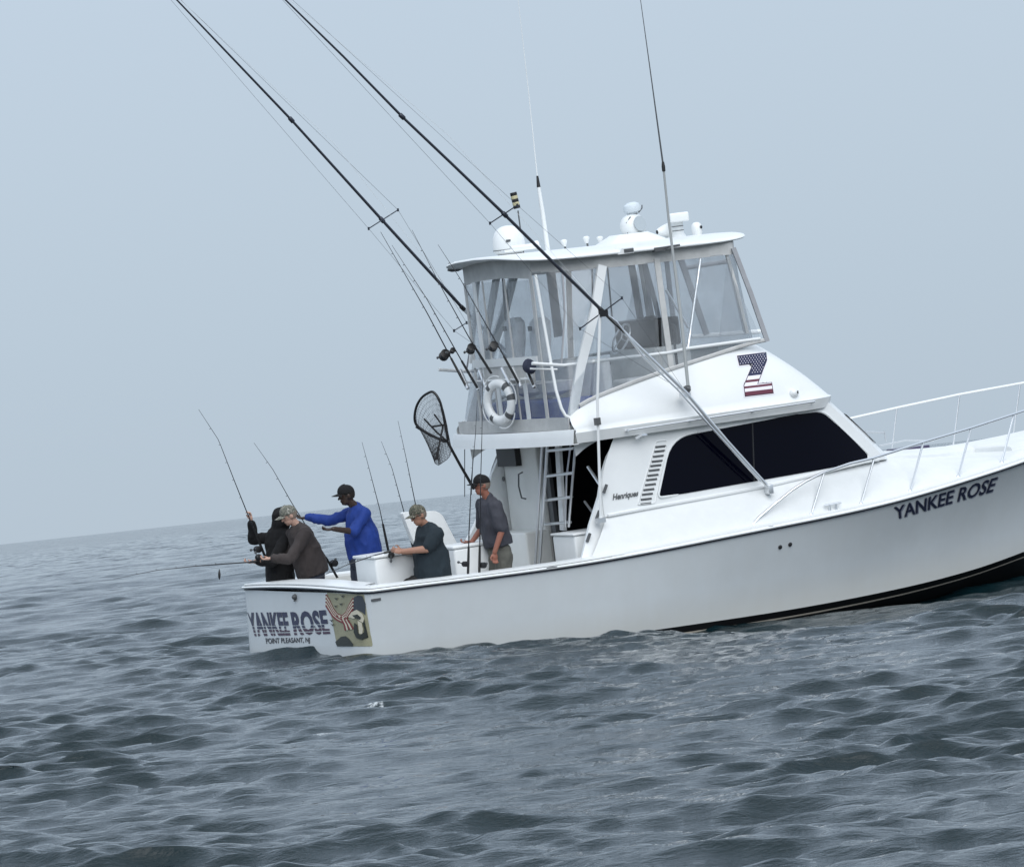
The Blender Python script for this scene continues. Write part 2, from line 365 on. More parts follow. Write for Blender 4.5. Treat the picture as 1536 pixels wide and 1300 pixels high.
# crease moulding under the window
mb = MB()
for sg in (-1, 1): mb.tube([A([x, sg * (yside(x, sm(x, ZCR)) + .012), sm(x, ZCR) + .012]) for x in np.linspace(3.42, 7.4, 24)], .022, 6)
part('house_moulding', mb, GEL, boat)
# aft bulkhead: panels, door, dark opening
XB = 3.62
mb = MB(); mb.box((XB + 1.6, 0, 1.25), (.04, 3.0, 2.05)); mb.box((XB + .9, -1.50, 1.25), (1.6, .03, 2.05)); mb.box((XB + .9, 1.50, 1.25), (1.6, .03, 2.05)); mb.box((XB + .9, 0, 2.31), (1.6, 3.0, .03)); mb.box((XB + .9, 0, .28), (1.6, 3.0, .03))
part('saloon_interior', mb, DARK, boat, smooth=False)
mb = MB(); mb.box((XB + .05, 1.03, 1.27), (.10, .98, 2.06)); part('bulkhead_panel', mb, GEL2, boat, bevel=.02)
mb = MB(); mb.box((XB - .10, .98, .70), (.36, .9, .92)); part('bulkhead_locker', mb, GEL2, boat, bevel=.03)
mb = MB(); mb.box((XB + .06, -1.42, .78), (.10, .42, 1.1)); part('bulkhead_panel', mb, GEL2, boat, bevel=.02)
mb = MB(); mb.box((XB + .1, .44, 1.27), (.05, .12, 2.06)); part('saloon_door', mb, GRYP, boat)
mb = MB(); mb.box((XB - .02, 1.25, 2.12), (.12, .55, .26)); part('overhead_locker', mb, BLK, boat)
p = L(853, 720, x=XB)
hb = MB(); a_ = L(784, 708, x=XB - .03); b_ = L(789, 748, x=XB - .03); hb.tube([a_, a_ + A([-.06, 0, -.02]), (a_ + b_) / 2 + A([-.07, .02, 0]), b_ + A([-.06, 0, .02]), b_], .011, 6); part('grab_handle', hb, GRYP, boat)
for px, py, r_ in ((751, 703, .028), (756, 718, .032)):
    h = MB(); h.lathe(L(px, py, x=XB), [(r_ * .8, 0), (r_, -.008), (r_ * .6, -.02)], 12, (1, 0, 0)); part('gauge', h, GRYP, boat)
# wing at each side where the house side sweeps down to the gunwale (raked aft edge)
def wing(sg):
    out_ = []
    E = [(2.95, .90), (3.02, 1.02), (3.18, 1.3), (3.36, 1.62), (3.46, 1.9), (3.56, 2.08), (3.74, 2.3)]
    for x, z in E:
        yo = yside(x, z) - .014 if z > 1.3 else -.014 + 1.70 + (1.3 - z) * .33
        out_.append([A([x + (3.8 - x) * t, sg * yo, z]) for t in (0, .5, 1)])
    m_ = MB(); m_.sheet(out_, .06, (0, sg, 0)); return m_
for sg in (-1, 1): part('cabin_wing', wing(sg), GEL, boat, ang=50)
# mezzanine box (white) by the starboard wing
mb = MB(); c = L(850, 825, y=-1.15); mb.box((3.32, -1.12, .70), (.5, .62, .92)); part('tackle_locker', mb, GEL, boat, bevel=.03)
mb = MB(); mb.box((3.32, -1.12, 1.175), (.53, .65, .03)); part('locker_lid', mb, GEL, boat, bevel=.01)
# side window
def onside(px, py, off=.006): return LP(px, py, (4, -1.70, 1.35), (0, 1, -.11)) + A([0, -off, 0])
def round_poly(P, r=6, n=5):
    out_ = []; m = len(P)
    for i in range(m):
        p = A(P[i], dtype=float); a = A(P[i-1], dtype=float) - p; b = A(P[(i+1) % m], dtype=float) - p
        la, lb = np.linalg.norm(a), np.linalg.norm(b); rr = min(r if not isinstance(r, list) else r[i], la * .45, lb * .45)
        a = p + a / la * rr; b = p + b / lb * rr
        for k in range(n + 1):
            t = k / n; out_.append((1-t)**2 * a + 2*t*(1-t) * p + t*t * b)
    return out_
WPX = [(986, 747), (1006, 655), (1234, 614), (1314, 681), (1313, 690)]
wp = round_poly(WPX, [9, 34, 16, 5, 3], 6)
def side_y(p):   # push onto the tapering side
    q_ = A(p); return A([q_[0], -(yside(q_[0], q_[2]) + .006), q_[2]])
W3 = [side_y(onside(*p_)) for p_ in wp]
def fill_sheet(P3, th, dirv, nx=26, nz=8):
    """closed outline -> gridded pane following the side"""
    P = A(P3); x0, x1 = P[:, 0].min(), P[:, 0].max(); rows = []
    for i in range(nx + 1):
        x = x0 + (x1 - x0) * (.002 + .996 * (1 - math.cos(math.pi * i / nx)) / 2); zs_ = []
        for k in range(len(P)):
            a, b = P[k], P[(k+1) % len(P)]
            if (a[0] - x) * (b[0] - x) < 0: zs_.append(a[2] + (b[2] - a[2]) * (x - a[0]) / (b[0] - a[0]))
        if len(zs_) < 2: continue
        lo, hi = min(zs_), max(zs_); rows.append([A([x, -(yside(x, lo + (hi-lo)*j/nz) + dirv), lo + (hi-lo)*j/nz]) for j in range(nz + 1)])
    m_ = MB(); m_.sheet(rows, th, (0, -1, 0)); return m_
win = part('side_window', fill_sheet(W3, .01, .008), GLS, boat, ang=60)
mir = fill_sheet(W3, .01, .008); mir.v = [(a, -b, c_) for a, b, c_ in mir.v]; part('side_window', mir, GLS, boat, ang=60)
fr_ = MB(); fr_.tube(W3 + W3[:1], .016, 6, caps=False); part('window_frame', fr_, GEL, win)
mb = MB(); a_, b_ = side_y(onside(1128, 634)), side_y(onside(1131, 720)); mb.tube([a_, b_], .012, 6); part('window_mullion', mb, BLK, win)
# louvre vents
for (cx, cy) in [(437, 632), (432, 655), (425, 680), (419, 705), (412, 727), (404, 750), (398, 775), (391, 797), (385, 822), (377, 847), (370, 870), (364, 895), (362, 918)]:
    px, py = 860 + cx / 3.339, 480 + cy / 3.339; a_, b_ = side_y(onside(px - 8, py + 1.2)), side_y(onside(px + 8, py - .6))
    m_ = MB(); m_.tube([a_, b_], .013, 6, flat=.5); part('louver_slot', m_, GRYP, boat)
m_ = MB(); P_ = [side_y(onside(*q_)) for q_ in round_poly([(956, 757), (984, 662), (1000, 660), (982, 754)], 3, 3)]; m_.tube(P_ + P_[:1], .007, 5, caps=False); part('vent_frame', m_, GEL, boat)
# ================================================================== FLYBRIDGE
def sel(a, ax, b, n): # superellipse
    c_, s_ = math.cos(a), math.sin(a); return ax * abs(c_) ** (2/n) * (1 if c_ > 0 else -1), b * abs(s_) ** (2/n) * (1 if s_ > 0 else -1)
def bottom_pt(s): # s in 0..1 starboard aft -> nose -> port aft, ridge line
    if s < .35: x = 3.10 + (5.9 - 3.10) * s / .35; return A([x, -1.75, 2.43])
    if s > .65: x = 5.9 - (5.9 - 3.10) * (s - .65) / .35; return A([x, 1.75, 2.43])
    a = -math.pi/2 + math.pi * (s - .35) / .3; x, y = sel(a, 1.13, 1.75, 3.6); return A([5.9 + x, y, 2.43])
ZT = [(3.12, 2.62), (3.3, 2.72), (3.55, 2.80), (4.4, 2.97), (5.1, 3.08), (5.9, 3.20), (6.3, 3.21)]
def top_pt(s):
    if s < .35: x = 3.14 + (5.0 - 3.14) * s / .35; sg = -1
    elif s > .65: x = 5.0 - (5.0 - 3.14) * (s - .65) / .35; sg = 1
    else:
        a = -math.pi/2 + math.pi * (s - .35) / .3; x, y = sel(a, 1.18, 1.40, 3.6); x += 5.0; return A([x, y, sm(x, ZT)])
    return A([x, sg * (1.40 + .16 * max(0, (5.0 - x) / 1.86)), sm(x, ZT)])
NS = 90
mb = MB(); rows = []
for i in range(NS + 1):
    s = i / NS; b, t = bottom_pt(s), top_pt(s); k = b - A([0, 0, 0]); inn = A([4.6, 0, 0]); dn = k - inn; dn[2] = 0; dn /= np.linalg.norm(dn)
    low = b - dn * .05 + A([0, 0, -.13]); r_ = [low, b - dn * .012 + A([0, 0, -.035]), b, b - dn * .045 + A([0, 0, .022])]
    a = r_[-1]
    for q_ in (.15, .35, .55, .75, .9): r_.append(a + (t - a) * q_ + dn * .05 * math.sin(math.pi * q_))
    r_ += [t + dn * .012 - A([0, 0, .015]), t, t - dn * .04, t - dn * .07 - A([0, 0, .5])]
    rows.append(r_)
mb.grid(rows); fb = part('flybridge_coaming', mb, GEL, boat, ang=55); BF = bvh(mb)
# bridge deck slab with curved aft fascia
def aft_curve(y): return 3.10 - .20 * (1 - (y / 1.75) ** 2) + 0
pl = [A([aft_curve(y), y, 0]) for y in np.linspace(-1.75, 1.75, 25)] ; pl2 = [bottom_pt(s) * A([1, 1, 0]) for s in np.linspace(1, 0, 60)][1:-1]
def plan(sc, z): 
    c_ = A([4.8, 0, 0]); return [c_ + (p - c_) * sc + A([0, 0, z]) for p in pl + pl2]
mb = MB(); P1 = plan(.97, 2.30); P2 = plan(.98, 2.40); n = len(P1); mb.add(P1 + P2, [tuple(range(n)), tuple(range(2*n-1, n-1, -1))] + [(i, i+n, (i+1) % n+n, (i+1) % n) for i in range(n)]); part('bridge_deck', mb, GEL2, boat)
mb = MB(); ysf = np.linspace(-1.75, 1.75, 30)
mb.sheet([[A([aft_curve(y) - .02 + dx, y, z]) for y in ysf] for z, dx in ((2.288, .05), (2.290, -.02), (2.292, -.034), (2.38, -.018), (2.468, .0), (2.475, .004), (2.477, .03))], .01, (-1, 0, 0)); part('aft_fascia', mb, GEL, boat, ang=25)
# grab rail along the moulding
a_, b_ = L(943, 645, y=-1.80), L(1222, 602, y=-1.80)
mb = MB(); mb.tube([a_, b_], .011, 8)
rail = part('grab_rail', mb, SS, boat)
for t in (.0, .335, .67, 1.0):
    p = a_ + (b_ - a_) * t; m_ = MB(); m_.tube([p, p + A([0, .07, -.01])], .014, 6); part('rail_bracket', m_, SS, rail)
# small oval fitting and horn ball on the side
p = L(961, 655, y=-1.73); m_ = MB(); m_.tube([p + A([-.07, 0, -.01]), p + A([0, -.03, .02]), p + A([.08, 0, .015])], .018, 6); part('fairlead', m_, SS, boat)
p = hit(BF, 1190, 590, .0); m_ = MB(); m_.lathe(p, [(.001, .06), (.03, .055), (.055, .03), (.06, 0), (.05, -.03)], 14, (0, -1, .2)); sp_ = part('side_lamp', m_, WPL, boat)
m_ = MB(); m_.lathe(p + A([.035, -.045, .01]), [(.02, 0), (.02, .012)], 10, (.8, -.6, 0)); part('lens', m_, BLK, sp_)
# Z decal, drawn on the coaming
ZP = [(0, 0), (1, 0), (1, .22), (.62, .72), (1.0, .72), (1.0, 1.0), (0, 1.0), (0, .78), (.40, .24), (0, .24)]
ZQ = [(350, 262), (682, 222), (692, 310), (588, 580), (748, 565), (768, 690), (440, 728), (425, 600), (530, 352), (375, 372)]
ZQ = [(1060 + a / 7.68, 500 + b / 7.68) for a, b in ZQ]
def ear(poly):
    from mathutils.geometry import tessellate_polygon
    return [tuple(t) for t in tessellate_polygon([[Vector((p[0], p[1], 0)) for p in poly]])]
def dens(poly, d):
    out_ = []
    for i in range(len(poly)):
        a, b = A(poly[i], dtype=float), A(poly[(i+1) % len(poly)], dtype=float); k = max(1, int(np.linalg.norm(b - a) / d))
        out_ += [a + (b - a) * j / k for j in range(k)]
    return out_
def grow(poly, d):
    P = [A(p, dtype=float) for p in poly]; m = len(P); out_ = []
    ar = sum(P[i][0]*P[(i+1) % m][1] - P[(i+1) % m][0]*P[i][1] for i in range(m)); sg = 1 if ar > 0 else -1
    for i in range(m):
        e1 = P[i] - P[i-1]; e2 = P[(i+1) % m] - P[i]; e1 /= np.linalg.norm(e1); e2 /= np.linalg.norm(e2)
        n1 = A([e1[1], -e1[0]]) * sg; n2 = A([e2[1], -e2[0]]) * sg; b = n1 + n2; b /= np.linalg.norm(b); out_.append(P[i] + b * d / max(.4, b @ n1))
    return out_
def decal(name, poly, tree, m, off, parent=boat, d=6, edge=None):
    P = [A(p, dtype=float) for p in poly]; lo = np.min(P, 0); hi = np.max(P, 0); m_ = MB(); ids = {}; V = []; Fc = []
    def vid(p):
        k = (round(p[0], 2), round(p[1], 2))
        if k not in ids: ids[k] = len(V); V.append(hit(tree, p[0], p[1], off))
        return ids[k]
    nx, ny = max(1, int(math.ceil((hi[0]-lo[0]) / d))), max(1, int(math.ceil((hi[1]-lo[1]) / d)))
    for i in range(nx):
        x0, x1 = lo[0] + (hi[0]-lo[0]) * i / nx, lo[0] + (hi[0]-lo[0]) * (i+1) / nx; c1 = cut(cut(P, 1, 0, x0), -1, 0, -x1)
        if len(c1) < 3: continue
        for j in range(ny):
            y0, y1 = lo[1] + (hi[1]-lo[1]) * j / ny, lo[1] + (hi[1]-lo[1]) * (j+1) / ny; c2 = cut(cut(c1, 0, 1, y0), 0, -1, -y1)
            if len(c2) < 3: continue
            f = []
            for p in c2:
                k = vid(p)
                if not f or (f[-1] != k and f[0] != k): f.append(k)
            if len(f) > 2: Fc.append(tuple(f))
    m_.add(V, Fc); return part(name, m_, m, parent, smooth=False, fix=False)
def cut(poly, a, b, c_):   # clip polygon by half plane a*x+b*y>=c
    out_ = []
    for i in range(len(poly)):
        p, q_ = A(poly[i], dtype=float), A(poly[(i+1) % len(poly)], dtype=float); dp, dq = a*p[0]+b*p[1]-c_, a*q_[0]+b*q_[1]-c_
        if dp >= 0: out_.append(p)
        if (dp >= 0) != (dq >= 0): out_.append(p + (q_ - p) * dp / (dp - dq))
    return out_
NAVY = mat('navy_vinyl', (.006, .009, .055), .4); RED = mat('dark_red_vinyl', (.11, .008, .03), .4); WHT = mat('white_vinyl', (.82, .78, .82), .4)
BLKV = mat('black_vinyl', (.008, .008, .02), .4)
zd = decal('number_decal', grow(ZQ, 1.6), BF, WHT, .004); decal('decal_outline', grow(ZQ, .3), BF, BLKV, .006, zd)
inner = grow(ZQ, -.7)
sk = .118                                                   # stripes run with the boat's own tilt
def vv(px, py): return py + sk * (px - 1130)
ys_ = [vv(*p) for p in inner]; lo_, hi_ = min(ys_), max(ys_)
def band(poly, v0, v1): return cut(cut(poly, sk, 1, v0 + sk * 1130), -sk, -1, -(v1 + sk * 1130))
def convex_pieces(): # the Z as three convex bars so that clipping stays clean
    P = inner; return [[P[0], P[1], P[2], P[8], P[9]], [P[2], P[3], P[7], P[8]], [P[3], P[4], P[5], P[6], P[7]]]
H = hi_ - lo_
bands = [(0, .52, NAVY), (.52, .615, WHT), (.615, .675, RED), (.675, .765, WHT), (.765, .82, RED), (.82, .90, WHT), (.90, 1.01, RED)]
for bi, (v0, v1, m_) in enumerate(bands):
    for pc in convex_pieces():
        b = band(pc, lo_ + H * v0, lo_ + H * v1)
        if len(b) > 2: decal('decal_field' if bi == 0 else 'decal_stripe', b, BF, m_, .008, zd)
st = MB()
for r_ in range(13):
    for c_ in range(14):
        px = 1104 + c_ * 4.0 + (r_ % 2) * 2.0; py = 531 + r_ * 3.1 - (px - 1104) * .118
        def inside(P, x, y):
            k = False
            for i in range(len(P)):
                (x1, y1), (x2, y2) = P[i], P[i-1]
                if (y1 > y) != (y2 > y) and x < (x2-x1)*(y-y1)/(y2-y1)+x1: k = not k
            return k
        if inside(grow(ZQ, -1.7), px, py) and vv(px, py) < lo_ + H * .49:
            V = [hit(BF, px + .8*math.cos(a), py + .8*math.sin(a), .010) for a in (0, 1.57, 3.14, 4.71)]
            st.add(V, [(0, 1, 2, 3)])
part('decal_stars', st, WHT, zd, smooth=False)['kind'] = 'stuff'
# ================================================================== LETTERING
def text_mesh(txt, bold=.0, shear=0.0):
    c_ = bpy.data.curves.new('txt', 'FONT'); c_.body = txt; c_.offset = bold; c_.shear = shear; c_.resolution_u = 3; c_.fill_mode = 'FRONT'
    o = bpy.data.objects.new('txt', c_); COL.objects.link(o); dg = bpy.context.evaluated_depsgraph_get(); bpy.context.view_layer.update()
    me = bpy.data.meshes.new_from_object(o.evaluated_get(dg)); bpy.data.objects.remove(o)
    V = A([v.co[:2] for v in me.vertices]); Fc = [tuple(p.vertices) for p in me.polygons]; bpy.data.meshes.remove(me)
    V -= V.min(0); V /= V.max(0); return V, Fc
def bilin(Q, u, v): # Q: bottom-left, bottom-right, top-right, top-left
    Q = [A(q_, dtype=float) for q_ in Q]; return (1-u)*(1-v)*Q[0] + u*(1-v)*Q[1] + u*v*Q[2] + (1-u)*v*Q[3]
def lettering(name, txt, Q, tree, m, off, bold=.02, shear=0.0, d=(0, 0), parent=boat, one=True):
    V, Fc = text_mesh(txt, bold, shear); P = []
    for u, v in V:
        p = bilin(Q, u, v); P.append(hit(tree, p[0] + d[0], p[1] + d[1], off))
    return islands(name, P, Fc, m, parent, one)
def islands(name, P, Fc, m, parent, one):
    if one:
        m_ = MB(); m_.add(P, Fc); o = part(name, m_, m, parent, smooth=False, fix=False); o['kind'] = 'stuff'; return o
    par = list(range(len(P)))
    def find(i):
        while par[i] != i: par[i] = par[par[i]]; i = par[i]
        return i
    for f in Fc:
        for i in f[1:]: par[find(i)] = find(f[0])
    gr = {}
    for f in Fc: gr.setdefault(find(f[0]), []).append(f)
    root_ = None
    for k in sorted(gr, key=lambda k: min(P[i][0] * (1 if True else 1) for f in gr[k] for i in f)):
        idx = sorted({i for f in gr[k] for i in f}); mp = {i: j for j, i in enumerate(idx)}
        m_ = MB(); m_.add([P[i] for i in idx], [tuple(mp[i] for i in f) for f in gr[k]]); o = part('letter', m_, m, parent, smooth=False, fix=False); root_ = root_ or o
    return root_
GREYV = mat('grey_shadow_vinyl', (.28, .30, .36), .4)
QB = [(1342, 779), (1488, 737), (1497, 714), (1340, 760)]
a_ = lettering('bow_lettering', 'YANKEE ROSE', QB, BH, mat('bow_navy_vinyl', (.02, .024, .055), .4), .008, .018, .0, one=False)
lettering('lettering_shadow', 'YANKEE ROSE', QB, BH, GREYV, .004, .03, .0, (1.2, 1.2), parent=a_)
# transom name: navy tops, the lower part broken into dark red and white bands
def banded(txt, Q, tree, off, bold):
    V, Fc = text_mesh(txt, bold); import collections
    bands_ = [(.43, 1.01, NAVY), (.295, .395, NAVY), (.15, .262, MAROON), (-.01, .105, MAROON)]; root_ = None
    for v0, v1, mm in bands_:
        m_ = MB()
        for f in Fc:
            poly = [V[i] for i in f]; poly = cut(cut(poly, 0, 1, v0), 0, -1, -v1)
            if len(poly) < 3: continue
            P = []
            for u, v in poly: p = bilin(Q, u, v); P.append(hit(tree, p[0], p[1], off))
            m_.add(P, [tuple(range(len(P)))])
        o = islands('lettering_band', [A(q) for q in m_.v], m_.f, mm, boat if root_ is None else root_, True); root_ = root_ or o
MAROON = mat('dark_maroon_vinyl', (.045, .010, .04), .4)
def TQ(x, y): return (350 + x / 6.4, 860 + y / 6.4)
banded('YANKEE', [TQ(180, 600), TQ(550, 592), TQ(518, 368), TQ(118, 372)], BH, .006, .038)
banded('ROSE', [TQ(590, 592), TQ(935, 580), TQ(890, 345), TQ(548, 366)], BH, .006, .038)
lettering('port_lettering', 'POINT PLEASANT, NJ', [TQ(322, 688), TQ(738, 672), TQ(736, 610), TQ(312, 618)], BH, BLKV, .006, .02)
lettering('builder_script', 'Henriques', [(919, 753), (958, 746), (957, 735), (917, 741)], BS, GRYP, .010, .03, .4)
# ---- printed panel on the starboard corner of the transom
TAN = mat('khaki_print', (.34, .33, .22), .5, var=.25, vscale=5); OLV = mat('dark_olive_print', (.03, .035, .03), .5); SLT = mat('slate_print', (.05, .06, .075), .5)
CRM = mat('cream_print', (.62, .58, .46), .5); CRD = mat('brick_red_print', (.20, .03, .03), .5)
def T6(P): return [TQ(*p) for p in P]
pan = decal('printed_panel', T6([(884, 182), (1255, 200), (1275, 320), (1335, 680), (1330, 697), (1000, 697), (930, 340)]), BH, TAN, .005, d=3)
def dc(P, m_, off, nm='print_shape', d=2.5): return decal(nm, T6(P), BH, m_, off, pan, d=d)
dc([(1165, 225), (1200, 208), (1245, 215), (1274, 290), (1272, 400), (1240, 370), (1190, 345), (1150, 360), (1130, 380), (1140, 300)], SLT, .008)
def ribbon(pts, w, m_, off):
    pts = [A(p, dtype=float) for p in pts]; Lf = []; Rt = []
    for i, p in enumerate(pts):
        t = pts[min(i+1, len(pts)-1)] - pts[max(i-1, 0)]; t /= np.linalg.norm(t); n_ = A([-t[1], t[0]]) * w / 2; Lf.append(p + n_); Rt.append(p - n_)
    m2 = MB(); V = [hit(BH, *TQ(*p), off) for p in Lf] + [hit(BH, *TQ(*p), off) for p in Rt]; k = len(pts)
    m2.add(V, [(i, i+1, k+i+1, k+i) for i in range(k-1)]); part('print_stripe', m2, m_, pan, smooth=False, fix=False)
for i in range(7):                                           # waving banner, red and cream bands
    o = i * 17
    ribbon([(895, 200 + o), (925, 250 + o * 1.0), (960, 330 + o * .75), (1000, 385 + o * .55), (1050, 405 + o * .6), (1090, 370 + o * .7), (1120, 300 + o * .9), (1158, 235 + o)], 15, CRD if i % 2 == 0 else CRM, .009 + .0005 * i)
for i in range(5):
    o = i * 19
    ribbon([(1000 + o, 400 + o * .3), (1050 + o * .8, 440 + o * .1), (1075 + o * .8, 490), (1085 + o, 545 - o * .2)], 15, CRD if i % 2 == 0 else CRM, .014)
dc([(1140, 370), (1190, 345), (1245, 385), (1262, 430), (1250, 470), (1215, 450), (1200, 420), (1160, 430), (1110, 415)], CRM, .012)
dc([(1150, 400), (1200, 390), (1235, 420), (1225, 440), (1180, 425)], OLV, .015)
dc([(1200, 450), (1240, 470), (1250, 530), (1245, 580), (1215, 575), (1210, 520)], CRM, .013)
dc([(1170, 470), (1198, 490), (1205, 560), (1225, 590), (1262, 560), (1262, 500), (1290, 560), (1290, 610), (1240, 632), (1190, 615), (1165, 560)], OLV, .016)
dc([(985, 655), (1040, 605), (1085, 598), (1120, 625), (1160, 680), (1150, 696), (1002, 696)], OLV, .010)
dc([(1245, 470), (1262, 440), (1290, 560), (1300, 610), (1280, 620)], OLV, .011)
for bx, by in ((1000, 240), (1060, 215), (1045, 292), (995, 312), (955, 450), (965, 490)): dc([(bx - 20, by - 12), (bx, by - 4), (bx + 22, by - 14), (bx + 6, by + 6), (bx + 2, by + 14), (bx - 6, by + 4)], OLV, .020)
# transom fittings
p = hit(BH, 444, 894, 0); m_ = MB(); m_.lathe(p, [(.02, .05), (.035, .03), (.035, 0)], 10, (-1, 0, -.3)); m_.tube([p, p + A([-.03, 0, -.06])], .014, 6); part('towing_eye', m_, GRYP, boat)
for px, py in ((1170, 820), (1185, 816)):
    p = hit(BH, px, py, 0); m_ = MB(); m_.lathe(p, [(.028, -.01), (.028, .006), (.018, .01)], 12, (0, -1, 0)); part('through_hull', m_, BLK, boat)
p = hit(BH, 564, 899, .0); m_ = MB(); m_.box(p, (.12, .02, .03)); part('name_tab', m_, GRYP, boat)
# bow cleat, side deck fittings
p = hit(BD, 1250, 765, .0); m_ = MB(); m_.tube([p + A([-.12, 0, .075]), p + A([.12, 0, .08])], .014, 8)
for dx in (-.045, .045): m_.tube([p + A([dx, 0, -.01]), p + A([dx, 0, .075])], .014, 6)
part('cleat', m_, SS, boat)
p = hit(BD, 1156, 789, .0); m_ = MB(); m_.lathe(p, [(.035, 0), (.035, .006), (.02, .01)], 12); part('deck_fill', m_, SS, boat)
p = L(828, 851, z=.925); m_ = MB(); m_.lathe(p, [(.07, 0), (.07, .008), (.04, .01)], 14, (0, 0, 1), .6); part('rod_socket', m_, GRYP, boat)
# ================================================================== BOW RAIL
def on_sheer(px, py, ins):
    y = -1.9
    for _ in range(12):
        p = L(px, py, y=y); y = -(sm(min(max(p[0], 0), 11.9), YS) - ins)
    return L(px, py, y=y)
RP = [(1120, 797), (1138, 776), (1158, 759), (1188, 735), (1208, 722), (1236, 708), (1275, 695), (1310, 687), (1385, 663), (1456, 642), (1521, 621), (1536, 616)]
R_ = [on_sheer(*p, .14) for p in RP]
zend = R_[-1][2]
sl_ = (R_[11][2] - R_[7][2]) / (R_[11][0] - R_[7][0]); zend = R_[11][2] - (R_[11][0] - R_[10][0]) * sl_
for x in (10.2, 10.6, 11.0, 11.5, 11.95, 12.15):
    if x > R_[11][0] + .1: R_.append(A([x, -max(.0, (sm(min(x, 12), YS) - .14 + .04 * (x - 10))) if x < 11.9 else (-.16 if x < 12.1 else 0), zend + (x - R_[10][0]) * sl_]))
R_[-1][1] = 0
SF = [((1217, 776), (1236, 709)), ((1291, 756), (1311, 688)), ((1365, 738), (1385, 663)), ((1437.5, 719), (1456.5, 642)), ((1503, 700), (1521, 621))]
def on_port(px, py, ins):
    y = 1.5
    for _ in range(20):
        p = L(px, py, y=y); y = .5 * y + .5 * (sm(min(max(p[0], 0), 11.9), YS) - ins)
    return L(px, py, y=y)
RPT = [on_port(*q, .14) for q in ((1215, 648), (1269, 629), (1348, 611), (1442, 591), (1536, 574))] 
RPT = [p for p in RPT if p[0] < 11.2] + [R_[-1]]
SFP = [((1325, 665), (1345, 612)), ((1420, 648), (1439, 592)), ((1505, 655), (1530, 575))]
for sg in (-1, 1):
    m_ = MB(); m_.tube([p * A([1, -sg, 1]) if sg == 1 else p for p in R_] if sg == -1 else RPT, .017, 8)
    br = part('bow_rail', m_, SS if sg == -1 else WPIPE, boat)
    for (f_, t_) in (SF if sg == -1 else SFP):
        b_ = on_sheer(*t_, .14) if sg == -1 else on_port(*t_, .14); a_ = on_sheer(*f_, .13) if sg == -1 else b_ + A([-.20, .02, 0]); a_[2] = sm(a_[0], ZS) + .06
        m_ = MB(); m_.tube([a_, b_], .014, 8); m_.lathe(a_, [(.04, 0), (.035, .012), (.016, .03)], 10); part('stanchion', m_, SS, br)
    for x in ((10.3, 11.2) if sg == -1 else ()):
        a_ = A([x, sg * (sm(x, YS) - .1), sm(x, ZS) + .06]); b_ = A([x + .15, sg * (sm(x + .15, YS) - .1), zend + (x + .15 - R_[10][0]) * sl_])
        m_ = MB(); m_.tube([a_, b_], .014, 8); part('stanchion', m_, SS, br)
# foredeck things
c = L(1362, 673, y=.25); m_ = MB(); m_.box(c + A([0, 0, .0]), (.42, .42, .05)); part('deck_hatch', m_, mat('smoked_acrylic', (.06, .05, .10), .15), boat, bevel=.015)
a_ = L(1298, 648, y=1.2); b_ = L(1327, 649, y=1.2); m_ = MB(); m_.tube([a_, b_], .014, 6); m_.tube([b_ + A([0, 0, -.12]), b_ + A([0, 0, .03])], .014, 6); m_.tube([a_ + A([0, 0, -.12]), a_ + A([0, 0, .02])], .012, 6); part('hand_rail', m_, SS, boat)
a_ = L(1318, 669, y=.9); b_ = L(1400, 661, y=.9); m_ = MB(); m_.tube([a_, (a_+b_)/2 + A([0, 0, .04]), b_], .012, 6); part('hand_rail', m_, SS, boat)
c = L(1536, 645, y=.0); m_ = MB(); m_.box(c + A([.22, 0, -.02]), (.30, .18, .06)); m_.lathe(c + A([.2, 0, -.02]), [(.06, 0), (.06, .08), (.04, .10)], 12); part('windlass', m_, BLK, boat, bevel=.01)
# ================================================================== HARDTOP
HX0, HX1, HW = 2.84, 6.13, 1.36
def htz(x, y): return 4.585 - .03 * (x - 3) * .6 + .10 * (1 - (abs(y) / HW) ** 2.2) + .02
def ht_out(s):
    a = 2 * math.pi * s; x, y = sel(a, (HX1 - HX0) / 2, HW, 5.0); return A([(HX0 + HX1) / 2 + x + (.16 if x > 0 else -.0) * (1 - (y / HW) ** 2), y, 0])
O_ = [ht_out(i / 72) for i in range(72)]; c0 = A([(HX0 + HX1) / 2, 0, 0])
rows = []
for sc, dz in ((.0, 0), (.3, 0), (.6, 0), (.85, 0), (.97, .0), (.995, -.010), (1.0, -.026), (.992, -.042), (.96, -.050), (.8, -.065), (.4, -.08), (0.0, -.08)):
    rows.append([(lambda q: A([q[0], q[1], htz(q[0], q[1]) + dz]))(c0 + (p - c0) * sc) for p in O_])
m_ = MB(); m_.grid(rows, close=True); ht = part('hardtop', m_, GEL, boat, ang=60); BT_ = bvh(m_)
def onz(px, py, y): return L(px, py, y=y)
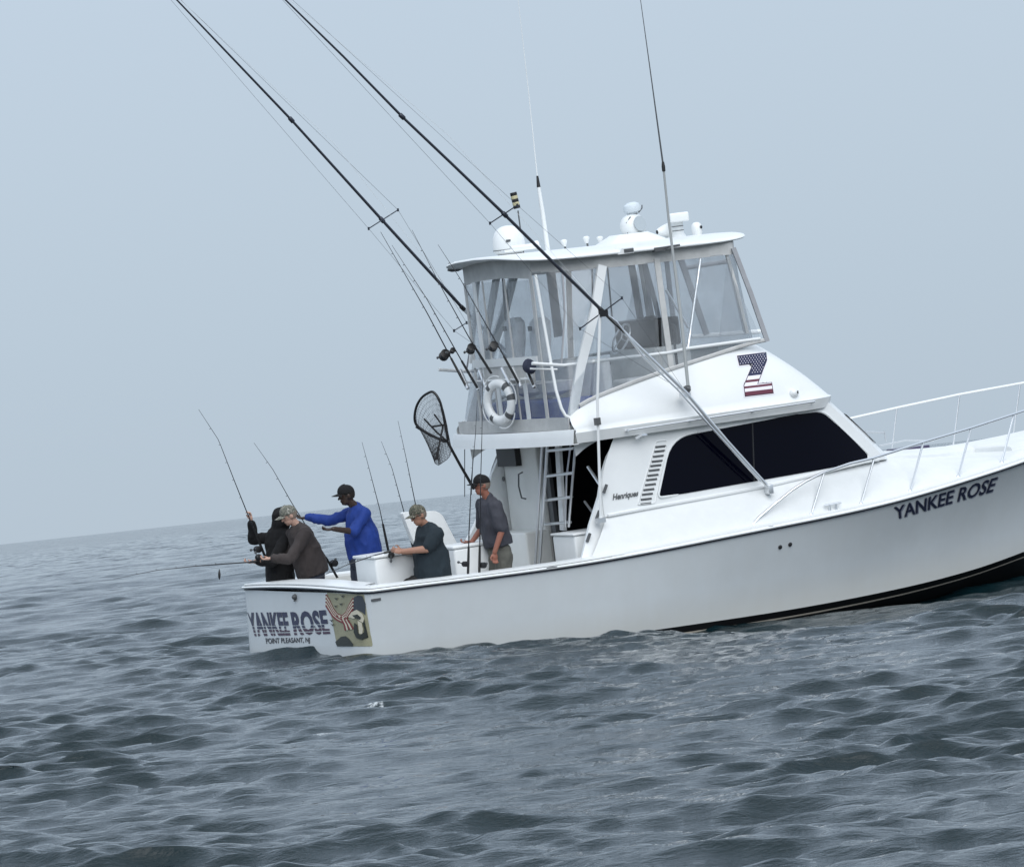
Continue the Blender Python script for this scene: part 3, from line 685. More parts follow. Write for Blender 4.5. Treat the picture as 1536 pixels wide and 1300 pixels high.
# enclosure frame: side plane leaning in towards the top
ZTOP = 4.53
def ys_enc(z): return 1.24 + .20 * (4.5 - z) / 1.7
def PS(px, py, sg=-1, off=0.0): return LP(px, py, (0, sg * (1.24 + off), 4.5), (0, 1, sg * .20 / 1.7))
def strip(P, w, th, m, name, root=boat, out_=(0, -1, 0)):
    m2 = MB(); P = [A(p) for p in P]; V = []
    o = A(out_, dtype=float)
    for i, p in enumerate(P):
        t = P[min(i+1, len(P)-1)] - P[max(i-1, 0)]; s_ = np.cross(t, o); s_ /= np.linalg.norm(s_)
        V.append([p - s_ * w / 2 + o * th, p + s_ * w / 2 + o * th, p + s_ * w / 2 - o * th, p - s_ * w / 2 - o * th])
    m2.grid(V, close=True); k = len(P) - 1; m2.f += [(3, 2, 1, 0), (4*k, 4*k+1, 4*k+2, 4*k+3)]
    return part(name, m2, m, root, ang=30)
XA, XF = 3.05, 5.73
XAFT = 3.14
def enc_top(s):
    if s < .3 or s > .7:
        k = s / .3 if s < .3 else (1 - s) / .3; x = XAFT + (XF - XAFT) * k; return A([x, (-1 if s < .3 else 1) * min(1.24, .98 + .26 * (max(0, (x - XAFT) / 1.0)) ** .6), 0])
    a = -math.pi/2 + math.pi * (s - .3) / .4; x, y = sel(a, .34, 1.24, 4.0); return A([XF - .1 + x, y, 0])
TOPS = [enc_top(i / 80) for i in range(81)]
for p in TOPS: p[2] = htz(p[0], p[1]) - .06
# valance all round, starboard+front+port then aft
m_ = MB(); m_.sheet([[p + A([0, 0, d]) for p in TOPS] for d in (0, -.07, -.155)], .006, (0, 0, 0) if False else None); part('canvas_valance', m_, CANV, boat)
ya = np.linspace(-.98, .98, 20)
m_ = MB(); m_.sheet([[A([XAFT - .05 * (1 - (y/.98)**2), y, htz(XAFT, y) - .06 + d]) for y in ya] for d in (0, -.1, -.23)], .006); part('canvas_valance', m_, CANV, boat)
def coam(x): return top_pt(.35 * (x - 3.14) / (5.0 - 3.14)) if x < 5.0 else A([x, -1.40 + .02 * (x - 5), sm(x, ZT)])
# vinyl panels on both sides, front and back
def side_panel(x0t, x1t, x0b, x1b, sg, nm='vinyl_panel'):
    rows = []
    for i in range(9):
        u = i / 8; t = A([x0t + (x1t - x0t) * u, -1.24, 0]); t[2] = htz(t[0], t[1]) - .2; b = coam(x0b + (x1b - x0b) * u) + A([0, .02, .01])
        r_ = [b + (t - b) * v + A([0, .012 * math.sin(7 * v + 3 * u), 0]) for v in (0, .25, .5, .75, 1)]; rows.append([p * A([1, -sg, 1]) if sg > 0 else p for p in r_])
    m2 = MB(); m2.sheet(rows, .002); return part(nm, m2, VINYL, boat)
for sg in (-1, 1):
    for q_ in ((3.98, 4.72, 3.5, 4.5), (4.76, 5.66, 4.55, 6.0)): side_panel(*q_, sg)
    rows = []
    for i in range(13):
        u = i / 12; x = XAFT + (3.95 - XAFT) * u; t = A([x, -min(1.24, .98 + .26 * ((x - XAFT) / 1.0) ** .6), 0]); t[2] = htz(t[0], t[1]) - .2
        b = A([XAFT + .02 * u / .45, -.98 - .60 * u / .45, 2.62]) if u < .45 else coam(3.14 + (3.46 - 3.14) * (u - .45) / .55) + A([0, .02, .01]); rows.append([(b + (t - b) * v) * A([1, -sg, 1]) for v in (0, .25, .5, .75, 1)])
    m2 = MB(); m2.sheet(rows, .002); part('vinyl_panel', m2, VINYL, boat)
rows = []
for i in range(21):
    s = .31 + .38 * i / 20; t = enc_top(s); t[2] = htz(t[0], t[1]) - .2; b = top_pt(.36 + .28 * i / 20) + A([0, 0, .01]); rows.append([b + (t - b) * v for v in (0, .33, .66, 1)])
m_ = MB(); m_.sheet(rows, .002); part('vinyl_windscreen', m_, VINYL, boat)
def aft_pt(y, z): return A([XAFT - .05 * (1 - y * y), y * .98, z])
def low_pt(y, z): return aft_pt(y / .98, z) if abs(y) < .98 else A([XAFT - .02 * (abs(y) - .98) / .62, y, z])
ZR = 3.36
for (y0, y1, z0, z1) in ((-.98, -.34, ZR + .05, 4.36), (-.30, .34, ZR + .05, 4.38), (.38, .99, ZR + .05, 4.36), (-.97, -.55, 2.64, ZR - .3), (-.50, .22, 2.64, ZR - .3), (.30, .60, 2.64, ZR - .3), (.68, .97, 2.64, ZR - .3)):
    m_ = MB(); m_.sheet([[aft_pt(y0 + (y1 - y0) * i / 6, z0 + (z1 - z0) * j / 5) + A([.003 * math.sin(1.1*i + .7*j), 0, 0]) for i in range(7)] for j in range(6)], .002); part('vinyl_panel', m_, VINYL, boat)
# canvas band at the foot of the aft curtain and rail band
m_ = MB(); m_.sheet([[low_pt(y, z) + A([-.02, 0, 0]) for y in np.linspace(-1.6, 1.6, 34)] for z in (2.47, 2.55, 2.63)], .01, (-1, 0, 0)); part('canvas_band', m_, CANV, boat)
m_ = MB(); m_.sheet([[aft_pt(y, z) + A([-.03, 0, 0]) for y in np.linspace(-.93, 1, 22)] for z in (ZR - .05, ZR, ZR + .05)], .02, (-1, 0, 0)); part('bolster_rail', m_, WPIPE, boat)
m_ = MB(); m_.sheet([[aft_pt(y, z) + A([-.015, 0, 0]) for y in np.linspace(-.80, .80, 18)] for z in (ZR - .28, ZR - .15, ZR - .04)], .012, (-1, 0, 0)); part('canvas_band', m_, CANV, boat)
for y, w_, m2 in ((-.985, .08, CANV), (-.30, .03, CANV), (.36, .03, CANV), (.64, .09, WPIPE), (.99, .05, CANV)):
    strip([aft_pt(y, z) + A([-.008, 0, 0]) for z in (2.6, 3.0, ZR, 3.9, 4.4)], w_, .006, m2, 'canvas_strap', out_=(-1, 0, 0))
for y in (-.52, .26): strip([aft_pt(y, z) + A([-.008, 0, 0]) for z in (2.6, 2.9, ZR - .2)], .10, .006, WPIPE, 'rail_stanchion', out_=(-1, 0, 0))
# corner strap, arch leg, forward strap on both sides
def both(P, w_, th, m2, nm):
    for sg in (-1, 1): strip([p * A([1, -sg, 1]) if sg > 0 else p for p in P], w_, th, m2, nm, out_=(0, sg, 0))

both([PS(903, 398, off=.02), PS(893, 463, off=.02), PS(871, 549, off=.02), PS(857, 632, off=.02)], .115, .022, WPIPE, 'hardtop_leg')
both([PS(985, 388), PS(994, 455), PS(1007, 551)], .075, .008, CANV, 'canvas_strap')
both([PS(1100, 372), PS(1126, 440), PS(1151, 512)], .06, .012, CANV2, 'corner_strap')
both([PS(1089, 378, off=-.05), PS(1104, 430, off=-.05), PS(1121, 500, off=-.05)], .04, .012, CANV, 'zip_strap')
both([PS(843, 400), PS(847, 470), PS(842, 548)], .02, .006, CANV2, 'zip_seam')
# coaming-top binding and mid rail, both sides
for sg in (-1, 1):
    m_ = MB(); m_.tube([coam(x) * A([1, -sg, 1]) + A([0, 0, .03]) for x in np.linspace(3.3, 6.05, 22)], .026, 6, flat=.6); part('canvas_binding', m_, CANV, boat)
    m_ = MB(); P_ = [PS(798, 545), PS(845, 548), PS(940, 536), PS(1003, 529), PS(1030, 523), PS(1140, 508)]; P_ = [p * A([1, -sg, 1]) if sg > 0 else p for p in P_]; m_.tube(P_, .022, 8); part('bridge_rail', m_, WPIPE, boat)
# aluminium support tubes of the top
def tb(P, r_, m2, nm, root=boat, n=8): m3 = MB(); m3.tube(P, r_, n); return part(nm, m3, m2, root)
for a_, b_ in (((1051, 386), (1032, 521)), ((999, 435), (1033, 492))): tb([PS(*a_, off=-.04), PS(*b_, off=-.04)], .018, SS, 'support_tube')
for a_, b_, r_ in (((947, 396), (961, 480), .045), ((964, 394), (978, 474), .028), ((1000, 392), (1010, 480), .03), ((1021, 388), (1060, 502), .04), ((1090, 380), (1118, 500), .02), ((826, 408), (838, 505), .06)):
    P_ = [PS(*a_, sg=1, off=-.02), PS(*b_, sg=1, off=-.02)]; strip(P_, r_ * 2, .012, CANV2, 'canvas_strap', out_=(0, 1, 0))
tb([PS(1028, 402, sg=1), PS(1092, 392, sg=1)], .03, CANV2, 'support_tube')
tb([PS(1037, 505, sg=1), PS(1140, 497, sg=1)], .03, WPIPE, 'support_tube')
tb([PS(745, 415, sg=1, off=-.3), PS(722, 545, sg=1, off=-.3)], .05, WPIPE, 'hardtop_leg')
tb([PS(717, 415, sg=1, off=-.1), PS(706, 545, sg=1, off=-.1)], .03, WPIPE, 'hardtop_leg')
tb([PS(754, 418, sg=1, off=-.4), PS(758, 480, sg=1, off=-.4)], .012, GRYP, 'support_tube')
tb([PS(888, 398, sg=1), PS(889, 445, sg=1), PS(880, 500, sg=1)], .012, GRYP, 'support_tube')
tb([PS(911, 398, sg=1), PS(918, 475, sg=1)], .012, GRYP, 'support_tube')
# white curved tube down to the ladder
tb([L(803, 412, y=-1.2), L(815, 480, y=-1.28), L(826, 542, y=-1.36), L(834, 585, y=-1.45), L(842, 612, y=-1.5), L(848, 623, y=-1.52), L(858, 628, y=-1.55)], .02, WPIPE, 'boarding_rail')
tb([L(795, 553, y=-1.3), L(836, 554, y=-1.4)], .012, WPIPE, 'boarding_rail')
# bridge furniture -------------------------------------------------
def seat(px, py, y, w_, h_, m2, d=.16):
    c = L(px, py, y=y); m3 = MB(); rows = []
    for k in range(11):
        t = k / 10; ww = w_ * (1 - .30 * (1 - t) ** 1.2) * (1 if t < .85 else math.sqrt(max(0, 1 - ((t - .85) / .16) ** 2)) * .96 + .04); dd = d * (.8 + .3 * math.sin(math.pi * t))
        zz = c[2] - h_ / 2 + h_ * t; rows.append([A([c[0] + sel(2*math.pi*j/20, dd / 2, ww / 2, 3.2)[0] + .05 * t, c[1] + sel(2*math.pi*j/20, dd / 2, ww / 2, 3.2)[1], zz]) for j in range(20)])
    m3.grid(rows, close=True); m3.f += [tuple(range(19, -1, -1)), tuple(range(200, 220))]; o = part('helm_seat', m3, m2, boat)
    m3 = MB(); m3.lathe((c[0] + .15, c[1], 2.36), [(.12, 0), (.05, .05), (.05, .5), (.2, .56), (.24, .68), (.1, .70)], 14); part('seat_pedestal', m3, m2, o)
    m3 = MB(); m3.box((c[0] - d/2 - .02, c[1], c[2] + h_ * .28), (.012, .10, .06)); part('seat_badge', m3, GRYP, o); return o
seat(770, 510, .55, .46, .56, CUSH); seat(808, 510, -.25, .46, .56, CUSH); seat(972, 494, .1, .34, .34, GRYP, .12)
c = L(945, 505, y=.1); m_ = MB(); m_.box(c + A([.25, 0, .02]), (.35, 1.15, .36)); part('instrument_pod', m_, BLK, boat, bevel=.03)
m_ = MB(); m_.box((c[0] + .25, .1, (c[2] - .16 + 2.4) / 2), (.5, 1.3, c[2] - .16 - 2.4)); part('helm_console', m_, GEL2, boat, bevel=.03)
c2 = L(932, 508, y=-.35); R3 = ry(math.radians(-62)) ; m_ = MB(); m_.tube([c2 + R3 @ A([.2 * math.cos(a), .2 * math.sin(a), 0]) for a in np.linspace(0, 2*math.pi, 25)], .014, 6)
for a in (0.3, 2.4, 4.5): m_.tube([c2, c2 + R3 @ A([.2 * math.cos(a), .2 * math.sin(a), 0])], .009, 5)
part('steering_wheel', m_, SS, boat)
c = L(1010, 500, y=-.9); m_ = MB(); m_.lathe(c + A([0, 0, -.12]), [(.03, 0), (.045, .02), (.045, .2), (.02, .24)], 10); m_.tube([c + A([0, 0, -.5]), c + A([0, 0, -.1])], .02, 6); part('helm_fitting', m_, BLK, boat)
c = L(780, 612, y=.2); m_ = MB(); m_.box((3.55, .1, 2.68), (.5, 2.2, .30)); part('bench_cushion', m_, BLUEC, boat, bevel=.04)
m_ = MB(); m_.box((3.95, .1, 2.9), (.12, 2.4, .75)); part('bench_back', m_, CUSH, boat, bevel=.04)
m_ = MB(); m_.box((4.6, -.7, 2.72), (.6, .5, .5)); part('bridge_seat', m_, CUSH, boat, bevel=.05)
# rocket launcher rod holders along the aft bridge rail
HOLD = [((690, 555), (702, 583)), ((706, 560), (718, 585)), ((719, 556), (730, 582)), ((753, 552), (765, 575)), ((769, 552), (782, 580)), ((790, 555), (802, 581))]
for a_, b_ in HOLD: tb([L(*a_, x=3.02), L(*b_, x=3.00)], .024, SS, 'rod_holder', n=10)
tb([L(698, 573, x=3.05), L(796, 568, x=3.05)], .015, WPIPE, 'holder_bar')
# ================================================================== BRIDGE UNDERSIDE, LADDER
def ladp(px, py, y): return L(px, py, y=y)
la = boat
l1 = [ladp(820, 660, -1.0), ladp(804, 862, -.92)]; l2 = [ladp(858, 660, -.45), ladp(846, 808, -.42)]
l1 = [L(822, 655, x=3.30), L(808, 862, x=3.12)]; l2 = [L(864, 660, x=3.34), L(853, 790, x=3.25)]
lad = tb(l1, .02, SS, 'ladder'); tb([L(814, 655, x=3.28), L(802, 862, x=3.10)], .017, SS, 'ladder_rail', lad); tb(l2, .017, SS, 'ladder_rail', lad); tb([L(857, 660, x=3.36), L(850, 715, x=3.34), L(848, 790, x=3.3)], .014, SS, 'ladder_rail', lad)
for (a_, b_) in (((821, 676), (861, 672)), ((820, 714), (860, 709)), ((819, 750), (858, 745)), ((817, 786), (856, 783))): tb([L(*a_, x=3.26), L(*b_, x=3.34)], .019, SS, 'rung', lad, 6)
strip([L(837, 655, x=3.45), L(841, 730, x=3.42), L(845, 795, x=3.4)], .12, .02, CUSH, 'hanging_strap', out_=(-1, 0, 0))
tb([L(882, 700, y=-1.2), L(902, 730, y=-1.55)], .02, SS, 'door_stay'); tb([L(877, 752, y=-1.3), L(893, 774, y=-1.66)], .016, GRYP, 'door_stay')
for q_ in ((907, 733), (896, 772), (882, 806)):
    c = LP(*q_, (4, -1.74, 1.35), (0, 1, -.11)); m_ = MB(); m_.tube([c + A([-.02, 0, -.05]), c + A([.03, -.01, .05])], .02, 6); part('rail_fitting', m_, GRYP, boat)
# tall slender pole outside the house, from clamp at the outrigger to the house base
tb([L(900, 472, y=-1.84), L(896, 600, y=-1.84), L(901, 778, y=-1.80)], .018, WPIPE, 'outrigger_strut')
c = L(896, 632, y=-1.84); m_ = MB(); m_.box(c, (.07, .05, .09)); part('strut_clamp', m_, GRYP, boat)
c = L(901, 780, y=-1.80); m_ = MB(); m_.box(c, (.10, .08, .06)); part('strut_base', m_, SS, boat)
# ================================================================== OUTRIGGERS
YO = 1.86
OP = [(1152, 730), (1090, 661), (1030, 590), (902, 465), (757, 322), (680, 248), (603, 175), (515, 85), (428, 0), (340, -90)]
OR_ = [.026, .026, .026, .026, .024, .022, .021, .016, .013, .008]
YP = [1.82, 1.84, 1.84, 1.82, 1.78, 1.74, 1.70, 1.66, 1.62, 1.60]
PS_ = [L(*p, y=-y) for p, y in zip(OP, YP)]
PP = [(573, 330), (505, 255), (437, 180), (351, 90), (265, 0), (180, -88)]
PPt = [p * A([1, -1, 1]) for p in PS_[:3]] + [L(694, 462, y=1.80)] + [L(*p, y=y) for p, y in zip(PP, YP[4:])]
SPR = {-1: [((870, 493), (933, 447)), ((735, 335), (776, 308))], 1: [((681, 496), (700, 484)), ((553, 343), (597, 315))]}
for sg in (-1, 1):
    P_ = PS_ if sg < 0 else PPt; f = A([1, -sg, 1])
    m_ = MB(); m_.tube(P_[:4], .024, 10); og = part('outrigger', m_, SS, boat)
    m_ = MB(); m_.tube(P_[3:], [.022, .020, .018, .017, .014, .011, .008][:len(P_) - 3], 8); part('outrigger_pole', m_, DALU, og)
    m_ = MB(); Q_ = [L(x_, y_, y=-1.86) * f for x_, y_ in ((1141, 722), (1080, 655), (1015, 583), (965, 535), (925, 483), (908, 470))]; m_.tube(Q_, .014, 8); part('outrigger_brace', m_, SS, og)
    ends = []
    for i, (a_, b_) in enumerate(SPR[sg]):
        yy_ = abs(P_[3 + i][1]); p_, q_ = L(*a_, y=sg * (yy_ - .25)), L(*b_, y=sg * (yy_ + .25)); ends.append((p_, q_)); m_ = MB(); m_.tube([p_, q_], .008, 6); m_.lathe(p_, [(.014, -.02), (.014, .02)], 6); m_.lathe(q_, [(.014, -.02), (.014, .02)], 6); part('spreader', m_, DALU, og)
    for k in (3, 4, 6):
        t = P_[k] - P_[k-1]; t /= np.linalg.norm(t); m_ = MB(); m_.lathe(P_[k], [(.024, -.04), (.030, -.03), (.030, .03), (.024, .04)], 8, t); part('pole_collar', m_, DALU if k > 3 else BLK, og)
    for e0, e1 in ((ends[0][0], ends[1][0]), (ends[0][1], ends[1][1])):
        m_ = MB(); m_.tube([P_[2], e0, e1, P_[-1]], .0020, 4); part('shroud_wire', m_, GRYP, og)
    m_ = MB(); m_.tube([P_[3] + A([0, 0, .02]), P_[5] + A([.0, 0, .35]), P_[8] + A([0, 0, .05])], .0018, 4); part('halyard', m_, WPL, og)
    c = P_[0]; m_ = MB(); m_.box(c + A([.01, 0, -.03]), (.07, .12, .12)); part('outrigger_base', m_, SS, og, bevel=.01)
    c = P_[2] + A([0, -sg * .05, -.02]); m_ = MB(); m_.box(c, (.09, .14, .05)); part('outrigger_bracket', m_, SS, og)
# clamp bracket at spreader
c = L(905, 470, y=-YO); m_ = MB(); m_.box(c, (.10, .06, .08)); m_.tube([c, L(937, 500, y=-YO), L(962, 520, y=-YO + .2)], .01, 6); part('lift_bracket', m_, BLK, boat)
# ================================================================== ANTENNAS, ROOF ELECTRONICS
a_ = MB(); P_ = [L(1032, 578, y=-1.72), L(1023, 490, y=-1.66), L(1012, 400, y=-1.52), L(1003, 330, y=-1.5), L(995, 250, y=-1.5)]
a_.tube(P_, [.022, .022, .02, .016, .015], 8); an = part('whip_antenna', a_, mat('pale_grey_fibreglass', (.36, .38, .38), .4), boat)
a_ = MB(); a_.tube([P_[-1], L(978, 125, y=-1.5), L(958, -20, y=-1.5)], [.013, .008, .004], 6); part('antenna_tip', a_, GRYP, an)
m_ = MB(); m_.lathe(P_[-1], [(.022, -.06), (.024, 0), (.015, .06)], 8, P_[-1] - P_[-2]); part('antenna_ferrule', m_, BLK, an)
c = L(1030, 584, y=-1.68); m_ = MB(); m_.lathe(c, [(.05, -.03), (.05, .02), (.03, .05)], 10, (0, -1, .3)); m_.tube([c, c + A([0, -.06, .03])], .03, 8); part('antenna_mount', m_, GRYP, an)
c = L(1003, 372, y=-1.38); m_ = MB(); m_.tube([c + A([-.10, .03, .01]), c + A([.12, -.08, .02])], .014, 6); m_.box(c + A([-.12, .04, .0]), (.14, .08, .05)); part('antenna_standoff', m_, GRYP, an)
a_ = MB(); P_ = [L(822, 377, y=1.0), L(814, 320, y=1.0), L(808, 281, y=1.0)]; a_.tube(P_, [.032, .03, .024], 10); an = part('whip_antenna', a_, WPL, boat)
m_ = MB(); m_.tube([P_[-1], L(806, 264, y=1.0)], [.026, .014], 8); part('antenna_ferrule', m_, BLK, an)
m_ = MB(); m_.tube([L(806, 266, y=1.0), L(793, 140, y=1.0), L(775, -20, y=1.0)], [.008, .006, .003], 6); part('antenna_tip', m_, WPL, an)
def roofz(p): return A([p[0], p[1], htz(p[0], p[1])])
# satellite dome
c = roofz(L(766, 388, y=.55)); m_ = MB(); m_.lathe(c, [(.15, .02), (.20, .06), (.205, .10), (.205, .16), (.195, .24), (.165, .31), (.12, .355), (.06, .38), (.004, .385)], 28)
dome = part('satellite_dome', m_, WPL, boat, ang=60); m_ = MB(); m_.lathe(c, [(.155, 0.0), (.155, .025)], 20); part('dome_base', m_, GRYP, dome)
m_ = MB(); m_.lathe(c + A([0, 0, .075]), [(.207, 0), (.209, .004), (.207, .010)], 28); part('dome_seam', m_, GRYP, dome)
m_ = MB(); m_.box(c + A([-.09, -.185, .19]), (.06, .012, .03)); part('dome_badge', m_, GRYP, dome)
m_ = MB(); m_.box(roofz(L(783, 386, y=.1)) + A([.0, 0, .05]), (.5, .10, .03)); m_.lathe(roofz(L(795, 384, y=.1)) + A([-.25, 0, .08]), [(.03, 0), (.03, .28), (.055, .34), (.06, .37)], 12, (1, 0, 0)); part('air_horn', m_, WPL, boat)
for px, tp, y in ((847, 360, .55), (881, 355, .4), (901.5, 355, .3)):
    b_ = roofz(L(px + 1.5, 376, y=y)); t_ = L(px, tp, y=y); t_ = A([b_[0] - .01, b_[1], t_[2]]); m_ = MB(); m_.tube([b_, t_], .013, 8); st_ = part('gps_antenna', m_, GRYP, boat)
    m_ = MB(); m_.lathe(t_ + A([0, 0, -.055]), [(.02, -.03), (.032, 0), (.043, .035), (.043, .05), (.02, .062), (.002, .064)], 14); part('gps_cap', m_, WPL, st_)
# raised pod with spotlight and radar
c = roofz(L(945, 368, y=.0)); m_ = MB(); rows = []
for h_, sx_, sy_ in ((-.05, .44, .36), (.0, .40, .33), (.09, .24, .20), (.105, .22, .18), (.107, .0, .0)): rows.append([c + A([sel(2*math.pi*j/24, sx_, sy_, 5)[0], sel(2*math.pi*j/24, sx_, sy_, 5)[1], h_]) for j in range(24)])
m_.grid(rows, close=True); part('roof_pod', m_, GEL, boat, ang=22)
c = L(950, 339, y=0.); m_ = MB(); m_.lathe(c, [(.04, -.13), (.12, -.12), (.155, -.07), (.165, 0), (.155, .06), (.12, .10), (.04, .12)], 22, (.25, -.95, .15)); m_.lathe(c + A([0, 0, -.16]), [(.07, 0), (.07, .06), (.11, .12)], 14); spl = part('searchlight', m_, WPL, boat)
m_ = MB(); m_.lathe(c + A([.03, -.125, .02]), [(.095, 0), (.10, .008), (.10, .014)], 20, (.25, -.95, .15)); part('light_lens', m_, mat('glass_grey', (.42, .47, .5), .1), spl)
m_ = MB(); m_.box(c + A([-.13, -.05, -.13]), (.06, .06, .05)); m_.tube([c + A([-.12, -.06, -.10]), c + A([-.13, -.08, .05]), c + A([-.07, -.09, .12])], .008, 5); part('light_yoke', m_, GRYP, spl)
c = L(949, 313, y=0.); m_ = MB(); m_.lathe(c + A([0, 0, -.065]), [(.06, 0), (.105, .03), (.115, .07), (.10, .115), (.05, .145), (.003, .15)], 20, (-.12, 0, 1)); cd = part('camera_dome', m_, mat('pale_grey_plastic', (.62, .68, .72), .4), boat)
m_ = MB(); m_.lathe(c + A([0, 0, -.09]), [(.05, 0), (.055, .03)], 12); m_.tube([c + A([.05, -.05, -.06]), c + A([.10, -.06, -.01]), c + A([.11, -.05, .03])], .008, 5); part('dome_mount', m_, GRYP, cd)
c = roofz(L(1000, 352, y=.1)) ; c[2] += .07; m_ = MB(); m_.lathe(c + A([-.12, -.02, .02]), [(.03, -.02), (.045, 0), (.075, .08), (.11, .22), (.09, .27), (.02, .28)], 16, (1, .1, .05)); m_.box(c + A([.05, 0, -.06]), (.1, .1, .08)); hn = part('horn_speaker', m_, WPL, boat)
m_ = MB(); m_.lathe(c + A([-.13, -.02, .02]), [(.026, -.012), (.026, 0)], 12, (1, .1, .05)); part('speaker_mouth', m_, BLK, hn)
c = L(1018, 356, y=.0); b_ = roofz(c); m_ = MB(); m_.lathe(b_, [(.10, -.02), (.09, .02), (.075, .04), (.075, .20), (.06, .21)], 16); rd = part('radar_pedestal', m_, WPL, boat)
c = L(1018, 326, y=.0); m_ = MB(); m_.box(c, (.24, .55, .12), rz(math.radians(-25.5))); part('radar_array', m_, WPL, rd, bevel=.02)
for dz in (.075, .13): m_ = MB(); m_.lathe(b_ + A([0, 0, dz]), [(.077, 0), (.078, .006), (.077, .01)], 16); part('pedestal_seam', m_, GRYP, rd)
c = roofz(L(1046, 352, y=.35)); m_ = MB(); m_.lathe(c, [(.06, 0), (.068, .03), (.07, .09), (.06, .14), (.035, .165), (.003, .17)], 16); dm = part('camera_dome', m_, WPL, boat)
m_ = MB(); m_.lathe(c + A([.03, -.06, .10]), [(.02, 0), (.02, .012)], 10, (.45, -.9, 0)); part('lens', m_, BLK, dm)
p = hit(BT_, 940, 378, 0); p = p if p is not None else L(940, 378, y=-1.2); m_ = MB(); m_.prism([p + A([-.12, 0, -.02]), p + A([.10, 0, -.02]), p + A([.10, 0, .05]), p + A([-.06, 0, .05])], (0, .16, .03)); fl = part('deck_light', m_, WPL, boat)
m_ = MB(); m_.box(p + A([.03, -.004, .016]), (.13, .01, .045)); part('light_lens', m_, GRYP, fl)
# light on the aft port corner of the top
c = L(682, 402, y=1.15); m_ = MB(); m_.lathe(c + A([-.10, 0, -.02]), [(.01, 0), (.035, .05), (.05, .14), (.04, .2)], 10, (1, 0, .15)); cl_ = part('flood_light', m_, GRYP, boat); m_ = MB(); m_.box(c + A([.0, 0, .045]), (.10, .10, .03), ry(-.5)); m_.tube([c + A([.05, 0, 0]), c + A([.07, 0, .07])], .01, 5); part('light_visor', m_, WPL, cl_)
# ring lifebuoy -----------------------------------------------------
c = L(749, 603, x=2.93); lb = thing('lifebuoy', 'white ring lifebuoy with dark bands hung on the aft rail of the flybridge', 'lifebuoy', c)
nb = A([-1, -.26, .03]); nb /= np.linalg.norm(nb); ub = np.cross(nb, [0, 0, 1]); ub /= np.linalg.norm(ub); wb = np.cross(ub, nb)
def tor(R1, r1, a0=0, a1=2*math.pi, n=36, m2=None, sq=.8):
    m3 = MB(); cl = abs(a1 - a0 - 2*math.pi) < 1e-6; rows = []
    for i in range(n + (0 if cl else 1)):
        a = a0 + (a1 - a0) * i / n; d = ub * math.cos(a) + wb * math.sin(a); rows.append([c + d * (R1 + r1 * math.cos(b)) + nb * r1 * sq * math.sin(b) for b in np.linspace(0, 2*math.pi, 13)[:-1]])
    if cl: rows.append(rows[0])
    m3.grid(rows, close=True); return m3
part('ring', tor(.230, .060), WPL, lb, ang=60)
for a in (.9, 2.3, 2.95, 3.9, 5.3): part('dark_band', tor(.232, .0615, a - .13, a + .13, 6), GRYP, lb, ang=60)
for k in range(4): a = .5 + k * 1.571; m_ = MB(); m_.tube([c + (ub * math.cos(a + t) + wb * math.sin(a + t)) * (.318 + .03 * math.sin(math.pi * t / 1.2)) for t in np.linspace(0, 1.2, 8)], .008, 5); part('grab_rope', m_, WPL, lb)
# ================================================================== RODS
def rod(label, pts, r0=.009, r1=.0025, reel=None, grip=.45, ydep=None, group=None, guides=5, cat='fishing rod'):
    P = pts; rt = thing('fishing_rod', label, cat, P[0], group)
    n = len(P); seg = [0]; 
    for i in range(1, n): seg.append(seg[-1] + np.linalg.norm(P[i] - P[i-1]))
    T_ = seg[-1]
    def at(s):
        s = min(max(s, 0), T_); i = max(k for k in range(n) if seg[k] <= s + 1e-9); i = min(i, n - 2); u = (s - seg[i]) / (seg[i+1] - seg[i]); return P[i] + (P[i+1] - P[i]) * u
    N_ = 24; m_ = MB(); m_.tube([at(T_ * i / N_) for i in range(N_ + 1)], [r0 + (r1 - r0) * (i / N_) ** .8 for i in range(N_ + 1)], 7); part('blank', m_, ROD, rt)
    m_ = MB(); m_.tube([at(-0), at(grip * .5), at(grip)], [.016, .017, .014], 8); part('grip', m_, BLK, rt)
    d = (P[1] - P[0]); d /= np.linalg.norm(d); sd_ = np.cross(d, [0, 1, 0]); sd_ /= np.linalg.norm(sd_)
    if sd_[0] > 0: sd_ = -sd_
    for k in range(guides):
        s = grip + (T_ - grip) * (.25 + .72 * k / guides); q_ = at(s) + sd_ * .014; m_ = MB(); e = np.cross(d, sd_); m_.tube([q_ + (sd_ * math.cos(a) + e * math.sin(a)) * .010 for a in np.linspace(0, 6.283, 9)], .0022, 4); m_.tube([at(s), q_], .002, 4); part('guide', m_, GRYP, rt)
    if reel is not None:
        s, side, sz = reel; c = at(s) + sd_ * side * .06 * min(1, sz + .1); ax = np.cross(d, sd_); m_ = MB()
        m_.lathe(c - ax * .05 * sz, [(.030 * sz, 0), (.055 * sz, .004), (.055 * sz, .022 * sz), (.038 * sz, .026 * sz), (.038 * sz, .078 * sz), (.055 * sz, .082 * sz), (.055 * sz, .098 * sz), (.025 * sz, .104 * sz)], 16, ax); m_.box((c + at(s)) / 2, (.03, .03, .05)); rl = part('reel', m_, BLK, rt)
        h_ = c + ax * -.07 * sz; e = sd_ * side * .065 + d * .02; m_ = MB(); m_.tube([c, h_, h_ + e], .007, 5); m_.lathe(h_ + e, [(.012, -.018), (.018, 0), (.012, .018)], 8, ax); part('reel_handle', m_, GRYP, rl)
        m_ = MB(); m_.lathe(c - ax * .018 * sz, [(.046 * sz, 0), (.046 * sz, .036 * sz)], 14, ax); part('line_spool', m_, mat('dark_line', (.03, .035, .05), .4) if 'dark_line' not in bpy.data.materials else bpy.data.materials['dark_line'], rl)
    return rt
